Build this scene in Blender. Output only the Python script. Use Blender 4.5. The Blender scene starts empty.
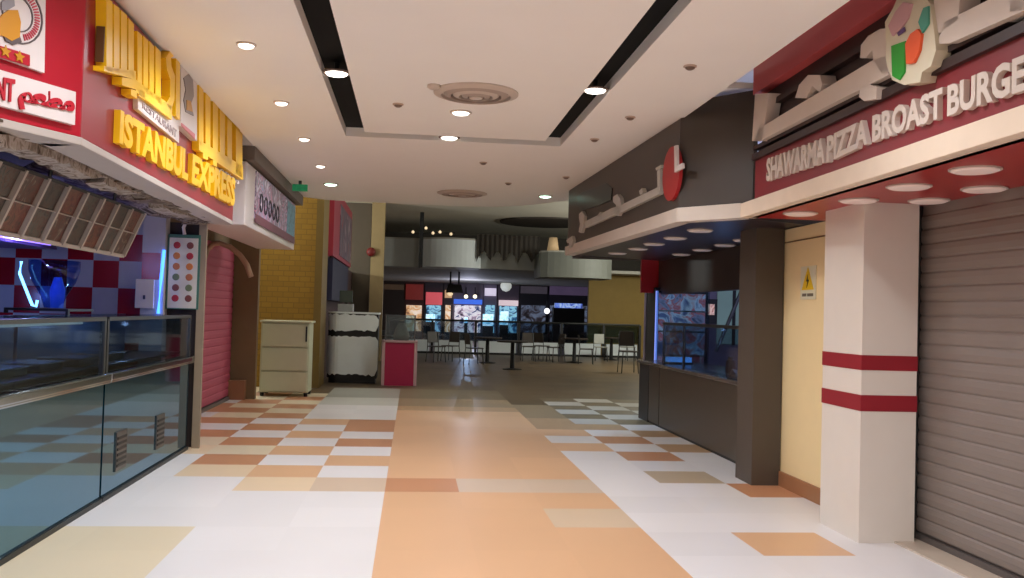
import bpy, bmesh, math, random
from mathutils import Vector, Matrix
random.seed(7)
PI = math.pi
scene = bpy.context.scene
COL = scene.collection

# ------------------------------------------------------------------ camera
FPX, YAW, PITCH, ROLL, H = 910.0, .1083, .0261, .0282, 1.468
_cy, _sy, _cp, _sp = math.cos(YAW), math.sin(YAW), math.cos(PITCH), math.sin(PITCH)
F = Vector((_sy*_cp, _cy*_cp, _sp)); _r = Vector((_cy, -_sy, 0)); _u = _r.cross(F)
R = math.cos(ROLL)*_r + math.sin(ROLL)*_u
U = -math.sin(ROLL)*_r + math.cos(ROLL)*_u
O = Vector((0, 0, H))
cd = bpy.data.cameras.new('camera'); cam = bpy.data.objects.new('camera', cd); COL.objects.link(cam)
cd.sensor_width = 36; cd.lens = FPX/1024*36; cd.clip_start = .05; cd.clip_end = 200
M = Matrix((R, U, -F)).transposed().to_4x4(); M.translation = O; cam.matrix_world = M
scene.camera = cam

def ray(x, y): return F*FPX + R*(x-512) - U*(y-289)
def onX(x, y, v): d = ray(x, y); return O + d*(v/d.x)
def onY(x, y, v): d = ray(x, y); return O + d*(v/d.y)
def onZ(x, y, v): d = ray(x, y); return O + d*((v-H)/d.z)

# ------------------------------------------------------------------ materials
def lin(c): 
    return tuple((v/12.92 if v <= .04045 else ((v+.055)/1.055)**2.4) for v in [k/255 for k in c])
_mats = {}
def mat(name, rgb, rough=.5, metal=0., emit=0., var=.08, scale=6., spec=.5, bump=0., coat=0.):
    if name in _mats: return _mats[name]
    m = bpy.data.materials.new(name); m.use_nodes = True; nt = m.node_tree; b = nt.nodes['Principled BSDF']
    c = lin(rgb)
    tc = nt.nodes.new('ShaderNodeTexCoord'); nz = nt.nodes.new('ShaderNodeTexNoise'); nz.inputs['Scale'].default_value = scale
    nz.inputs['Detail'].default_value = 3
    nt.links.new(tc.outputs['Object'], nz.inputs['Vector'])
    mx = nt.nodes.new('ShaderNodeMix'); mx.data_type = 'RGBA'
    nt.links.new(nz.outputs['Fac'], mx.inputs['Factor'])
    mx.inputs['A'].default_value = (*[k*(1-var) for k in c], 1); mx.inputs['B'].default_value = (*[min(1, k*(1+var)) for k in c], 1)
    nt.links.new(mx.outputs['Result'], b.inputs['Base Color'])
    b.inputs['Roughness'].default_value = rough; b.inputs['Metallic'].default_value = metal
    b.inputs['Specular IOR Level'].default_value = spec
    if coat: b.inputs['Coat Weight'].default_value = coat; b.inputs['Coat Roughness'].default_value = .1
    if emit:
        nt.links.new(mx.outputs['Result'], b.inputs['Emission Color']); b.inputs['Emission Strength'].default_value = emit
    if bump:
        bp = nt.nodes.new('ShaderNodeBump'); bp.inputs['Strength'].default_value = bump; bp.inputs['Distance'].default_value = .02
        nt.links.new(nz.outputs['Fac'], bp.inputs['Height']); nt.links.new(bp.outputs['Normal'], b.inputs['Normal'])
    _mats[name] = m; return m
def glass(name, rgb, alpha=.25, rough=.05):
    if name in _mats: return _mats[name]
    m = bpy.data.materials.new(name); m.use_nodes = True; nt = m.node_tree; nt.nodes.clear()
    o = nt.nodes.new('ShaderNodeOutputMaterial'); t = nt.nodes.new('ShaderNodeBsdfTransparent'); g = nt.nodes.new('ShaderNodeBsdfGlossy')
    t.inputs['Color'].default_value = (*lin(rgb), 1); g.inputs['Roughness'].default_value = rough
    mx = nt.nodes.new('ShaderNodeMixShader'); fr = nt.nodes.new('ShaderNodeLayerWeight'); fr.inputs['Blend'].default_value = .5
    pw_ = nt.nodes.new('ShaderNodeMath'); pw_.operation = 'POWER'; pw_.inputs[1].default_value = 4.; nt.links.new(fr.outputs['Facing'], pw_.inputs[0])
    ad = nt.nodes.new('ShaderNodeMath'); ad.operation = 'MULTIPLY_ADD'; ad.inputs[1].default_value = .6; ad.inputs[2].default_value = alpha*.12
    nt.links.new(pw_.outputs[0], ad.inputs[0]); nt.links.new(ad.outputs[0], mx.inputs[0])
    nt.links.new(t.outputs[0], mx.inputs[1]); nt.links.new(g.outputs[0], mx.inputs[2]); nt.links.new(mx.outputs[0], o.inputs[0])
    _mats[name] = m; return m
def photo_mat(name, cols, scale=14., rough=.4, emit=0., distort=2.):
    """printed picture: blotches of several colours"""
    if name in _mats: return _mats[name]
    m = bpy.data.materials.new(name); m.use_nodes = True; nt = m.node_tree; b = nt.nodes['Principled BSDF']
    tc = nt.nodes.new('ShaderNodeTexCoord'); nz = nt.nodes.new('ShaderNodeTexNoise'); nz.inputs['Scale'].default_value = scale
    nz.inputs['Distortion'].default_value = distort; nz.inputs['Detail'].default_value = 2
    cr = nt.nodes.new('ShaderNodeValToRGB'); e = cr.color_ramp.elements
    n = len(cols)
    while len(e) < n: e.new(.5)
    for i, c in enumerate(cols): e[i].position = .3+.4*i/max(1, n-1); e[i].color = (*lin(c), 1)
    nt.links.new(tc.outputs['Object'], nz.inputs['Vector']); nt.links.new(nz.outputs['Fac'], cr.inputs['Fac'])
    nt.links.new(cr.outputs['Color'], b.inputs['Base Color']); b.inputs['Roughness'].default_value = rough
    if emit: nt.links.new(cr.outputs['Color'], b.inputs['Emission Color']); b.inputs['Emission Strength'].default_value = emit
    _mats[name] = m; return m

# ------------------------------------------------------------------ mesh helpers
class MB:
    def __init__(s): s.v = []; s.f = []; s.mi = []
    def add(s, vs, fs, mi=0):
        b = len(s.v); s.v += [Vector(v) for v in vs]; s.f += [tuple(b+i for i in f) for f in fs]; s.mi += [mi]*len(fs); return s
    def box(s, x0, x1, y0, y1, z0, z1, mi=0):
        x0, x1 = sorted((x0, x1)); y0, y1 = sorted((y0, y1)); z0, z1 = sorted((z0, z1))
        return s.add([(x0,y0,z0),(x1,y0,z0),(x1,y1,z0),(x0,y1,z0),(x0,y0,z1),(x1,y0,z1),(x1,y1,z1),(x0,y1,z1)],
                     [(0,3,2,1),(4,5,6,7),(0,1,5,4),(1,2,6,5),(2,3,7,6),(3,0,4,7)], mi)
    def prism(s, front, d, mi=0):
        """front: list of points; extruded by vector d"""
        n = len(front); d = Vector(d); a = [Vector(p) for p in front]
        return s.add(a+[p+d for p in a], [tuple(range(n)), tuple(range(2*n-1, n-1, -1))]+[(i, i+n, (i+1) % n+n, (i+1) % n) for i in range(n)], mi)
    def quad(s, a, b, c, d, mi=0): return s.add([a, b, c, d], [(0,1,2,3)], mi)
    def tube(s, pts, r, n=8, mi=0, cap=True):
        pts = [Vector(p) for p in pts]; rs = r if isinstance(r, (list, tuple)) else [r]*len(pts); b = len(s.v)
        for i, p in enumerate(pts):
            t = (pts[min(i+1, len(pts)-1)]-pts[max(i-1, 0)]).normalized()
            a = t.cross(Vector((0,0,1)));  a = a if a.length > .05 else t.cross(Vector((1,0,0))); a.normalize(); c = t.cross(a)
            s.v += [p+(a*math.cos(2*PI*k/n)+c*math.sin(2*PI*k/n))*rs[i] for k in range(n)]
        for i in range(len(pts)-1):
            for k in range(n):
                s.f.append((b+i*n+k, b+i*n+(k+1) % n, b+(i+1)*n+(k+1) % n, b+(i+1)*n+k)); s.mi.append(mi)
        if cap:
            s.f.append(tuple(b+k for k in range(n-1, -1, -1))); s.f.append(tuple(b+(len(pts)-1)*n+k for k in range(n))); s.mi += [mi, mi]
        return s
    def lathe(s, c, prof, n=24, mi=0, axis='z'):
        c = Vector(c); b = len(s.v)
        for r, z in prof:
            for k in range(n):
                a = 2*PI*k/n
                p = Vector((r*math.cos(a), r*math.sin(a), z))
                if axis == 'x': p = Vector((z, r*math.cos(a), r*math.sin(a)))
                if axis == 'y': p = Vector((r*math.cos(a), z, r*math.sin(a)))
                s.v.append(c+p)
        for i in range(len(prof)-1):
            for k in range(n):
                s.f.append((b+i*n+k, b+i*n+(k+1) % n, b+(i+1)*n+(k+1) % n, b+(i+1)*n+k)); s.mi.append(mi)
        s.f.append(tuple(b+k for k in range(n-1, -1, -1))); s.f.append(tuple(b+(len(prof)-1)*n+k for k in range(n))); s.mi += [mi, mi]
        return s

def wloc(o):
    v = Vector((0,0,0))
    while o: v += o.location; o = o.parent
    return v
def build(name, mb, mats, parent=None, bevel=0, smooth=False):
    me = bpy.data.meshes.new(name); off = wloc(parent) if parent else Vector((0,0,0))
    if parent is None and mb.v:
        xs = [v.x for v in mb.v]; ys = [v.y for v in mb.v]; zs = [v.z for v in mb.v]
        off = Vector(((min(xs)+max(xs))/2, (min(ys)+max(ys))/2, min(zs)))
    me.from_pydata([v-off for v in mb.v], [], mb.f); me.update()
    bm = bmesh.new(); bm.from_mesh(me); bmesh.ops.recalc_face_normals(bm, faces=bm.faces); bm.to_mesh(me); bm.free()
    if not isinstance(mats, (list, tuple)): mats = [mats]
    for m in mats: me.materials.append(m)
    for p, i in zip(me.polygons, mb.mi): p.material_index = min(i, len(mats)-1); p.use_smooth = smooth
    o = bpy.data.objects.new(name, me); COL.objects.link(o)
    if parent: o.parent = parent
    else: o.location = off
    if bevel:
        b = o.modifiers.new('bevel', 'BEVEL'); b.width = bevel; b.segments = 2; b.limit_method = 'ANGLE'
    return o
def tag(o, label, cat, group=None, kind=None):
    if label: o['label'] = label
    if cat: o['category'] = cat
    if group: o['group'] = group
    if kind: o['kind'] = kind
    return o
def thing(name, loc, label, cat, group=None):
    o = bpy.data.objects.new(name, None); COL.objects.link(o); o.location = loc; o.empty_display_size = .1
    return tag(o, label, cat, group)
def struct(name, mb, mats, bevel=0):
    o = build(name, mb, mats, None, bevel); o['kind'] = 'structure'; return o
def dup(root, loc, label, group=None, rz=0):
    r = root.copy(); COL.objects.link(r); r.location = loc; r.rotation_euler = (0,0,rz)
    if label: r['label'] = label
    if group: r['group'] = group
    for ch in list(root.children):
        c = ch.copy(); COL.objects.link(c); c.parent = r
        for g in list(ch.children):
            d = g.copy(); COL.objects.link(d); d.parent = c
    return r

class Frame:
    """vertical plane through A and B; u from A to B, v = z, n = towards the viewer side"""
    def __init__(s, A, B, flip=1):
        s.A = Vector((A[0], A[1], 0)); s.u = Vector((B[0]-A[0], B[1]-A[1], 0)); s.L = s.u.length; s.u.normalize()
        s.n = Vector((s.u.y, -s.u.x, 0))*flip
    def pt(s, u, v, n=0): return s.A + s.u*u + Vector((0,0,v)) + s.n*n
    def px(s, x, y, off=0):
        d = ray(x, y); A = s.A+s.n*off; t = (A-O).dot(s.n)/d.dot(s.n); p = O+d*t
        return ((p-s.A).dot(s.u), p.z)
    def slab(s, mb, u0, u1, v0, v1, n0, n1, mi=0):
        return mb.prism([s.pt(u0,v0,n1), s.pt(u1,v0,n1), s.pt(u1,v1,n1), s.pt(u0,v1,n1)], s.n*(n0-n1), mi)
    def poly(s, mb, uvs, n0, n1, mi=0): return mb.prism([s.pt(u, v, n1) for u, v in uvs], s.n*(n0-n1), mi)
    def pxpoly(s, mb, pts, n0, n1, mi=0): return s.poly(mb, [s.px(x, y, n1) for x, y in pts], n0, n1, mi)
    def disc(s, mb, u, v, ru, rv, n0, n1, mi=0, k=24):
        return s.poly(mb, [(u+ru*math.cos(2*PI*i/k), v+rv*math.sin(2*PI*i/k)) for i in range(k)], n0, n1, mi)
    def ring(s, mb, u, v, r0, r1, n0, n1, mi=0, k=24, a0=0, a1=2*PI):
        for i in range(k):
            a, b = a0+(a1-a0)*i/k, a0+(a1-a0)*(i+1)/k
            s.poly(mb, [(u+r0*math.cos(a), v+r0*math.sin(a)), (u+r1*math.cos(a), v+r1*math.sin(a)), (u+r1*math.cos(b), v+r1*math.sin(b)), (u+r0*math.cos(b), v+r0*math.sin(b))], n0, n1, mi)
        return mb

def text_part(name, s, fr, u0, u1, v0, v1, n0, depth, m, parent, bold=.02, skew=0., v0b=None, v1b=None):
    """text filling u0..u1 x v0..v1 on frame fr (viewer reads along +u)"""
    cu = bpy.data.curves.new(name, 'FONT'); cu.body = s; cu.offset = bold; cu.extrude = .5; cu.resolution_u = 3
    ob = bpy.data.objects.new(name, cu); COL.objects.link(ob)
    dg = bpy.context.evaluated_depsgraph_get(); dg.update()
    me = bpy.data.meshes.new_from_object(ob.evaluated_get(dg)); bpy.data.objects.remove(ob)
    vs = [v.co.copy() for v in me.vertices]
    x0 = min(v.x for v in vs); x1 = max(v.x for v in vs); y0 = min(v.y for v in vs); y1 = max(v.y for v in vs)
    z0 = min(v.z for v in vs); z1 = max(v.z for v in vs)
    v0b = v0 if v0b is None else v0b; v1b = v1 if v1b is None else v1b
    mb = MB(); pts = []
    for v in vs:
        a = (v.x-x0)/(x1-x0); b = (v.y-y0)/(y1-y0); c = (v.z-z0)/max(1e-6, z1-z0)
        lo = v0+(v0b-v0)*a; hi = v1+(v1b-v1)*a
        pts.append(fr.pt(u0+(u1-u0)*a, lo+(hi-lo)*b, n0+depth*c))
    mb.add(pts, [tuple(p.vertices) for p in me.polygons])
    return build(name, mb, m, parent)

# materials -----------------------------------------------------------------
ceil_m = mat('ceiling_paint', (250,247,243), .8, var=.02, scale=2)
hall_m = mat('hall_ceiling_paint', (225,220,205), .8, var=.15, scale=.6)
slot_black = mat('slot_black', (6,7,9), .6, spec=.1)
white_paint = mat('white_paint', (232,222,210), .5, var=.03)
cream_paint = mat('cream_paint', (250,224,170), .55, var=.03)
brown_skirt = mat('brown_skirting', (165,115,78), .5)
cherry = mat('cherry_red', (150,18,38), .35, var=.06)
bright_red = mat('bright_red', (178,14,40), .4, var=.06)
maroon = mat('maroon_red', (134,40,48), .45, var=.06)
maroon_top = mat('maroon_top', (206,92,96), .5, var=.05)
maroon_dark = mat('maroon_dark', (52,34,34), .5)
soffit_red = mat('soffit_red', (170,38,40), .3, var=.05)
stripe_red = mat('stripe_red', (150,26,40), .5)
yellow = mat('letter_yellow', (255,200,14), .4, var=.04)
yellow_dk = mat('letter_amber', (200,140,20), .4)
sign_white = mat('sign_white', (225,215,212), .45, var=.03)
letter_white = mat('letter_white', (215,200,188), .5, var=.04)
charcoal = mat('charcoal_panel', (70,62,57), .45, var=.06)
charcoal_dk = mat('charcoal_dark', (40,36,34), .45, var=.06)
black = mat('matt_black', (14,14,15), .5)
dim_black = mat('dim_black', (24,22,21), .6)
steel = mat('steel', (190,190,186), .25, metal=1.)
steel_dk = mat('dark_steel', (90,92,92), .35, metal=1.)
tinted = mat('tinted_mirror_glass', (70,122,148), .04, metal=.85, var=.04)
pane = glass('clear_pane', (205,222,224), .3)
pane_dk = glass('smoky_pane', (196,212,222), .35)
lens_on = mat('lamp_lens', (255,248,236), .4, emit=4.5, var=0)
lens_cool = mat('lamp_lens_cool', (205,255,230), .4, emit=6., var=0)
lens_off = mat('lamp_lens_unlit', (215,195,180), .4)
ring_m = mat('lamp_ring', (205,190,178), .4)
ring_dk = mat('lamp_ring_dark', (120,100,90), .5)
grey_alu = mat('shutter_grey', (140,128,120), .5, metal=.1, var=.06, scale=3)
pink_shut = mat('shutter_pink', (178,74,98), .65, var=.06, scale=3)
beige = mat('beige_plaster', (170,150,120), .7, var=.12, scale=3)
brown_pl = mat('brown_plaster', (120,98,68), .7, var=.15, scale=3)
torn_m = photo_mat('torn_board', [(60,46,36),(92,76,62),(150,138,126),(74,58,46),(120,106,94)], 6., .9)
dirt = mat('dusty_brown', (92,78,66), .9, var=.25, scale=4)
cab_plastic = mat('cabinet_plastic', (200,202,172), .5, var=.04)
kiosk_white = mat('kiosk_white', (234,240,238), .5, var=.05)
hot_pink = mat('hot_pink', (165,8,66), .45)
ochre = mat('ochre', (140,108,30), .6, var=.1)

# ================================================================== SETTING
# floor: 60 cm tiles, one face per tile, colour stored per face corner
X0, Y0, T = -.1766, 7.43, .6
PAL = dict(w=(236,232,231), o=(228,182,140), t=(203,146,108), n=(216,192,168), p=(236,210,176), g=(222,196,166), c=(232,216,186), k=(196,176,148), d=(192,156,118), b=(160,138,108), h=(126,112,88), v=(206,204,196), u=(160,158,148), x=(106,90,68), y=(94,80,62), z=(104,86,64))  # last tones darken with distance, painting in the dimmer light of the hall
rows_left = {0:'wwpn', 1:'wppw'.replace('pp','po'), 2:'wtwo', 3:'pcow', 4:'ctwt', 5:'twow', 6:'wtwt', 7:'twot', 8:'ctww'}
def tile_colour(i, j):
    rnd = random.Random(i*977+j*131)
    if 0 <= i <= 2:
        if j == 0: return 't' if i == 0 else 'n'
        if j == -2 and i == 2: return 'g'
        if j == -1: return 'o'
        if j < 8: return 'o'
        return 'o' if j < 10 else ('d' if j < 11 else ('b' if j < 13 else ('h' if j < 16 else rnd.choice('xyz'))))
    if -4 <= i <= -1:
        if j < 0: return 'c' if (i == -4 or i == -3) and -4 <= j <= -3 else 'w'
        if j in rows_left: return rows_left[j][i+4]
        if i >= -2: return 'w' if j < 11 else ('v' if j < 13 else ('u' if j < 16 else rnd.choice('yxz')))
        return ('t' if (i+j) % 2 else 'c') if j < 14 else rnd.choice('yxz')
    if i < -4: return 'w' if j < 0 else rnd.choice('wtc')
    # right side
    if j < 1:
        return {(4,-3):'o', (5,-1):'t', (5,0):'t'}.get((i, j), 'w') if (i, j) != (5,-1) else 'w'
    if (i, j) == (4, 0) or (i, j) == (4, 1): return 'k' if j == 0 else 'k'
    if j == 3: return 't' if i == 4 else ('w' if i != 6 else 'd')
    if j == 4: return {3:'o', 4:'w', 5:'d'}.get(i, 'w')
    if j == 5: return {3:'w', 4:'t', 5:'w'}.get(i, 'd')
    if j == 6: return {3:'o', 4:'w', 5:'d'}.get(i, 'w')
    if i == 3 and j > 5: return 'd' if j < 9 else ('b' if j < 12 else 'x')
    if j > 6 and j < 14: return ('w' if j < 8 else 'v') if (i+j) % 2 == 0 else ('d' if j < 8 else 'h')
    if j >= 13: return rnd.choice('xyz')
    return 'w'
def make_floor():
    mb = MB(); cols = []
    for j in range(-16, 66):
        for i in range(-10, 18):
            x, y = X0+T*i, Y0+T*j-(.132 if i >= 3 else 0)
            # the beige tile of the photo sits on row 1 of the right side
            c = tile_colour(i, j)
            if (i, j) == (4, 1): c = 'k'
            if (i, j) == (4, 0): c = 'w'
            if (i, j) == (5, 0): c = 't'
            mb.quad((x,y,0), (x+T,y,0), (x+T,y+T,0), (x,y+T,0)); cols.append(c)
    m = bpy.data.materials.new('vinyl_tile_floor'); m.use_nodes = True; nt = m.node_tree; b = nt.nodes['Principled BSDF']
    at = nt.nodes.new('ShaderNodeAttribute'); at.attribute_name = 'tile'
    tc = nt.nodes.new('ShaderNodeTexCoord'); nz = nt.nodes.new('ShaderNodeTexNoise'); nz.inputs['Scale'].default_value = 1.6; nz.inputs['Detail'].default_value = 4
    mp = nt.nodes.new('ShaderNodeMapRange'); mp.inputs['To Min'].default_value = .96; mp.inputs['To Max'].default_value = 1.03
    vm = nt.nodes.new('ShaderNodeVectorMath'); vm.operation = 'SCALE'
    nt.links.new(tc.outputs['Object'], nz.inputs['Vector']); nt.links.new(nz.outputs['Fac'], mp.inputs['Value'])
    nt.links.new(at.outputs['Color'], vm.inputs[0]); nt.links.new(mp.outputs['Result'], vm.inputs['Scale'])
    nt.links.new(vm.outputs['Vector'], b.inputs['Base Color'])
    mr = nt.nodes.new('ShaderNodeMapRange'); mr.inputs['To Min'].default_value = .32; mr.inputs['To Max'].default_value = .38
    nt.links.new(nz.outputs['Fac'], mr.inputs['Value']); nt.links.new(mr.outputs['Result'], b.inputs['Roughness'])
    b.inputs['Specular IOR Level'].default_value = .3
    me = bpy.data.meshes.new('floor'); me.from_pydata(mb.v, [], mb.f); me.update()
    ca = me.color_attributes.new('tile', 'FLOAT_COLOR', 'CORNER')
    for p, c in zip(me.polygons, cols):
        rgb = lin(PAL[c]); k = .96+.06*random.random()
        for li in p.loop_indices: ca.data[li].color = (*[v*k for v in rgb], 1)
    me.materials.append(m); o = bpy.data.objects.new('floor', me); COL.objects.link(o); o['kind'] = 'structure'
make_floor()

ZC = 3.17
# outer ceiling with a rectangular opening, curved back edge
SX0, SX1, SY1 = -.71, 1.44, 9.1
xl, xr = -1.72, 2.25
c = MB()
edge = [(2.25,9.1),(2.28,11.5),(2.39,13.18),(1.79,14.17),(1.21,14.65),(.5,14.72),(-.28,14.7),(-1.38,14.6),(-1.83,14.25),(-2.2,13.33),(-3.0,12.6),(-3.0,9.9),(-1.74,9.9),(-1.73,9.1)]
def cslab(pts): c.prism([(x, y, ZC) for x, y in pts], (0,0,.2))
cslab([(xl,-6),(SX0,-6),(SX0,SY1),(xl,SY1)]); cslab([(SX1,-6),(xr,-6),(xr,SY1),(SX1,SY1)])
cslab(edge)
struct('ceiling', c, ceil_m)
struct('trim_1', MB().box(-.51, 1.25, -6, 8.85, ZC, ZC+.03), ceil_m)                         # centre ceiling panel
struct('trim_2', MB().box(SX0-.02, SX1+.02, -6, SY1+.02, ZC+.09, ZC+.11), slot_black)             # black void above the slot
struct('trim_3', MB().box(-9, 12, -6, 36, 4.5, 4.6), hall_m)                                  # hall ceiling
struct('trim_4', MB().box(2.26, 3.8, 7.1, 12.5, 3.34, 3.39).box(2.7, 3.8, -6, 7.1, 3.6, 3.65).box(-3.4, -1.72, -6, 9.8, 3.9, 3.95), ceil_m)

# downlights ---------------------------------------------------------------
def downlight_proto(r, lens, ring, name='downlight'):
    t = thing(name, (0,0,0), '', 'ceiling light')
    build('trim_ring', MB().lathe((0,0,0), [(r*1.25,.0),(r*1.25,-.008),(r,-.012),(r,-.004)], 24), ring, t, smooth=False)
    build('lens', MB().lathe((0,0,0), [(r*.99,-.004),(r*.85,-.02),(r*.45,-.028)], 24), lens, t, smooth=True)
    return t
p_on = downlight_proto(.052, lens_on, ring_m)
left_lbl = ['lit ceiling downlight nearest the camera in the row by the yellow letters', 'lit downlight second along the left row, above the end of the yellow letters',
            'lit downlight third along the left row, left of the black slot end', 'lit white downlight furthest along the left row, before the greenish one']
left_pos = [(-1.13,6.05),(-1.14,7.72),(-1.14,9.34),(-1.15,11.08)]
for k, (x, y) in enumerate(left_pos):
    if k == 0: p_on.location = (x,y,ZC); p_on['label'] = left_lbl[0]; p_on['group'] = 'left row of lit downlights'
    else: dup(p_on, (x,y,ZC), left_lbl[k], 'left row of lit downlights')
p_big = downlight_proto(.075, lens_on, ring_m)
p_big.location = (.36,7.74,ZC); p_big['label'] = 'lit downlight in the middle ceiling panel just behind the round air vent'
p_slot = downlight_proto(.085, lens_on, ring_dk)
p_slot.location = (-.605,6.72,ZC+.02); p_slot['label'] = 'lit round downlight hanging in the left black ceiling slot'; p_slot['group'] = 'slot downlights'
for (x, y, l) in ((1.335,6.80,'lit round downlight hanging in the right black ceiling slot'), (.31,8.99,'lit downlight in the grey cross slot behind the middle ceiling panel')):
    dup(p_slot, (x,y,ZC+.02), l, 'slot downlights')
# their brackets reach up to the void
for o in [o for o in list(COL.objects) if o.type == 'EMPTY' and o.get('group') == 'slot downlights']:
    build('bracket', MB().tube([o.location+Vector((0,0,-.002)), o.location+Vector((0,0,.07))], .02), black, o)
p_cool = downlight_proto(.085, lens_cool, ring_m)
p_cool.location = (-1.17,12.69,ZC); p_cool['label'] = 'greenish white downlight at the far end of the left row'
dup(p_cool, (1.86,13.0,ZC), 'greenish white downlight near the far right ceiling edge by the charcoal sign')
p_off = downlight_proto(.036, mat('unlit_glass', (120,98,86), .4), mat('ring_tan', (196,172,156), .5), 'unlit_downlight')
off = [(1.815,5.95,'unlit downlight nearest the camera on the right ceiling strip'), (1.80,7.59,'unlit downlight second along the right ceiling strip'),
       (1.70,8.63,'unlit downlight third along the right ceiling strip'), (1.84,11.1,'unlit downlight furthest along the right strip above the charcoal sign'),
       (-.17,7.56,'unlit flat downlight left of the round air vent'), (.75,10.3,'faint unlit downlight in the ceiling behind the slot frame'), (1.2,11.85,'dark unlit downlight toward the far ceiling edge')]
for k, (x, y, l) in enumerate(off):
    if k == 0: p_off.location = (x,y,ZC); p_off['label'] = l; p_off['group'] = 'unlit downlights'
    else: dup(p_off, (x,y,ZC), l, 'unlit downlights')
# round air diffusers
def vent(x, y, r, label):
    t = thing('air_vent', (x,y,ZC), label, 'air vent', 'round ceiling air vents')
    prev = 1.
    for k, (a, b) in enumerate(((1.,.82),(.76,.6),(.54,.4),(.34,.2))):
        build('louvre_ring', MB().lathe((x,y,ZC), [(r*a,0),(r*a,-.012-.006*k),(r*b,-.03-.004*k),(r*b,-.004)], 40), [ring_m, mat('ring_shade', (176,158,146), .5)][k % 2], t)
    build('centre_cap', MB().lathe((x,y,ZC), [(r*.18,0),(r*.16,-.045),(r*.05,-.05)], 24), ring_m, t)
vent(.44, 7.03, .33, 'large round louvred air vent in the middle ceiling panel')
vent(.66, 13.06, .36, 'faint round air vent in the ceiling near its far edge')
t = thing('smoke_detector', (.11,6.86,ZC), 'small pale square detector beside the round air vent', 'detector')
build('housing', MB().lathe((.11,6.86,ZC), [(.05,0),(.05,-.02),(.035,-.03)], 16), ring_m, t)

# ================================================================== LEFT SHOP
LF = Frame((-1.708,4.83), (-1.80,9.26))            # main fascia, read along +Y
LA = Frame((-1.92-.212*4,4.415-.415*4), (-1.708,4.83))
sg = thing('restaurant_sign', (-1.75,6.9,2.3), 'red restaurant fascia with large yellow raised Arabic and Latin letters', 'shop sign')
build('fascia_board', LF.slab(MB(), 0, LF.L, 2.3, ZC-.01, -.05, 0), cherry, sg, .004)
build('angled_board', LA.slab(MB(), 0, LA.L, 2.3, ZC-.01, -.05, 0), bright_red, sg, .004)
lip = MB(); LF.slab(lip, 0, LF.L, 2.26, 2.3, -.2, .005); LA.slab(lip, 0, LA.L, 2.26, 2.3, -.2, .005)
build('bottom_edge', lip, mat('edge_grey_white', (190,180,172), .6, var=.06), sg, .004)
build('end_panel', MB().box(-2.3, -1.81, 9.24, 9.28, 2.3, ZC-.01), cherry, sg)
# yellow Arabic lettering, near word
w = MB()
def bars(mb, fr, lst, n0, n1):
    for x0, x1, ya, yb, yc, yd in lst: fr.pxpoly(mb, [(x0,ya),(x1,yb),(x1,yd),(x0,yc)], n0, n1)
bars(w, LF, [(106.5,112.5,-3,2,70,72),(114,119.5,4,8,70,74),(121,127,10,15,71,75),(128.5,134,18,24,72,78),
             (137.5,142,31,35,84,90),(143.5,148,36,40,88,95),(149.5,154,41,46,94,100),(155.5,161,46,52,98,106),
             (104,136,66,71,71,80),(136,172,80,106,92,120),(122,137,77,80,85,90),(131,137,89,91,95,99),(139,145,88,92,96,100)], 0, .055)
LF.pxpoly(w, [(166,58),(170,51),(174,51),(174,56),(171,58),(171.5,66),(175,76),(174.5,100),(171,110),(166,104),(170,97),(170.5,80),(167,70)], 0, .055)
bars(w, LF, [(176,180,54,59,116,120)], 0, .055)
build('arabic_lettering', w, yellow, sg)
uA, vA = LF.px(106.5,27,.055); _, vB = LF.px(106.5,64,.055)
hl = build('letter_hollow', LF.slab(MB(), uA-.012, uA-.002, vB, vA, .006, .05), mat('hollow_brown', (96,60,22), .5), sg, .003)
w = MB()
bars(w, LF, [(199,203.5,83,87,144,147),(205.5,210.5,88,92,147,151),(213,218,101,106,152,156),(220,225,104,109,156,160),(227.5,232,111,115,162,166),(236,242.5,120,125,174,178),
             (199,243,140,166,150,180),(203,208,153,155,158,160),(213,217,160,162,165,167),(221,232,98,105,106,113)], 0, .055)
build('arabic_lettering', w, yellow, sg)
u0, v0 = LF.px(113,143); u1, v1 = LF.px(231,207); _, t0 = LF.px(113,108); _, t1 = LF.px(231,178)
um, _ = LF.px(184,160); un, _ = LF.px(188,160); f = (um-u0)/(u1-u0); g = (un-u0)/(u1-u0)
text_part('latin_lettering', 'ISTANBUL', LF, u0, um, v0, t0, 0, .035, yellow, sg, .045, v0b=v0+(v1-v0)*f, v1b=t0+(t1-t0)*f)
text_part('latin_lettering', 'EXPRESS', LF, un, u1, v0+(v1-v0)*g, t0+(t1-t0)*g, 0, .035, yellow, sg, .045, v0b=v1, v1b=t1)
pl = build('white_strip', LF.pxpoly(MB(), [(138,92),(179,119),(179,143),(138,109)], 0, .03), sign_white, sg)
u0, v0 = LF.px(142,108, .03); u1, v1 = LF.px(176,138, .03); _, t0 = LF.px(142,102, .03); _, t1 = LF.px(176,130, .03)
text_part('small_lettering', 'RESTAURANT', LF, u0, u1, v0, t0, .03, .006, mat('strip_grey', (176,160,160), .5), pl, .0, v0b=v1, v1b=t1)
em = build('emblem_panel', LF.pxpoly(MB(), [(181,60),(197,75),(197,141),(181,126)], 0, .05), sign_white, sg)
build('emblem_figure', LF.pxpoly(MB(), [(184,78),(189,74),(193,80),(194,96),(191,104),(194,116),(186,112),(184,100),(186,90)], .05, .056), mat('emblem_grey', (150,140,140), .5), em)
build('emblem_spot', LF.pxpoly(MB(), [(187,100),(191,101),(193,112),(187,110)], .056, .06), yellow_dk, em)
build('emblem_band', LF.pxpoly(MB(), [(182,123),(195,134),(195,139),(182,126)], .05, .056), mat('emblem_pink', (214,120,128), .5), em)
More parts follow.
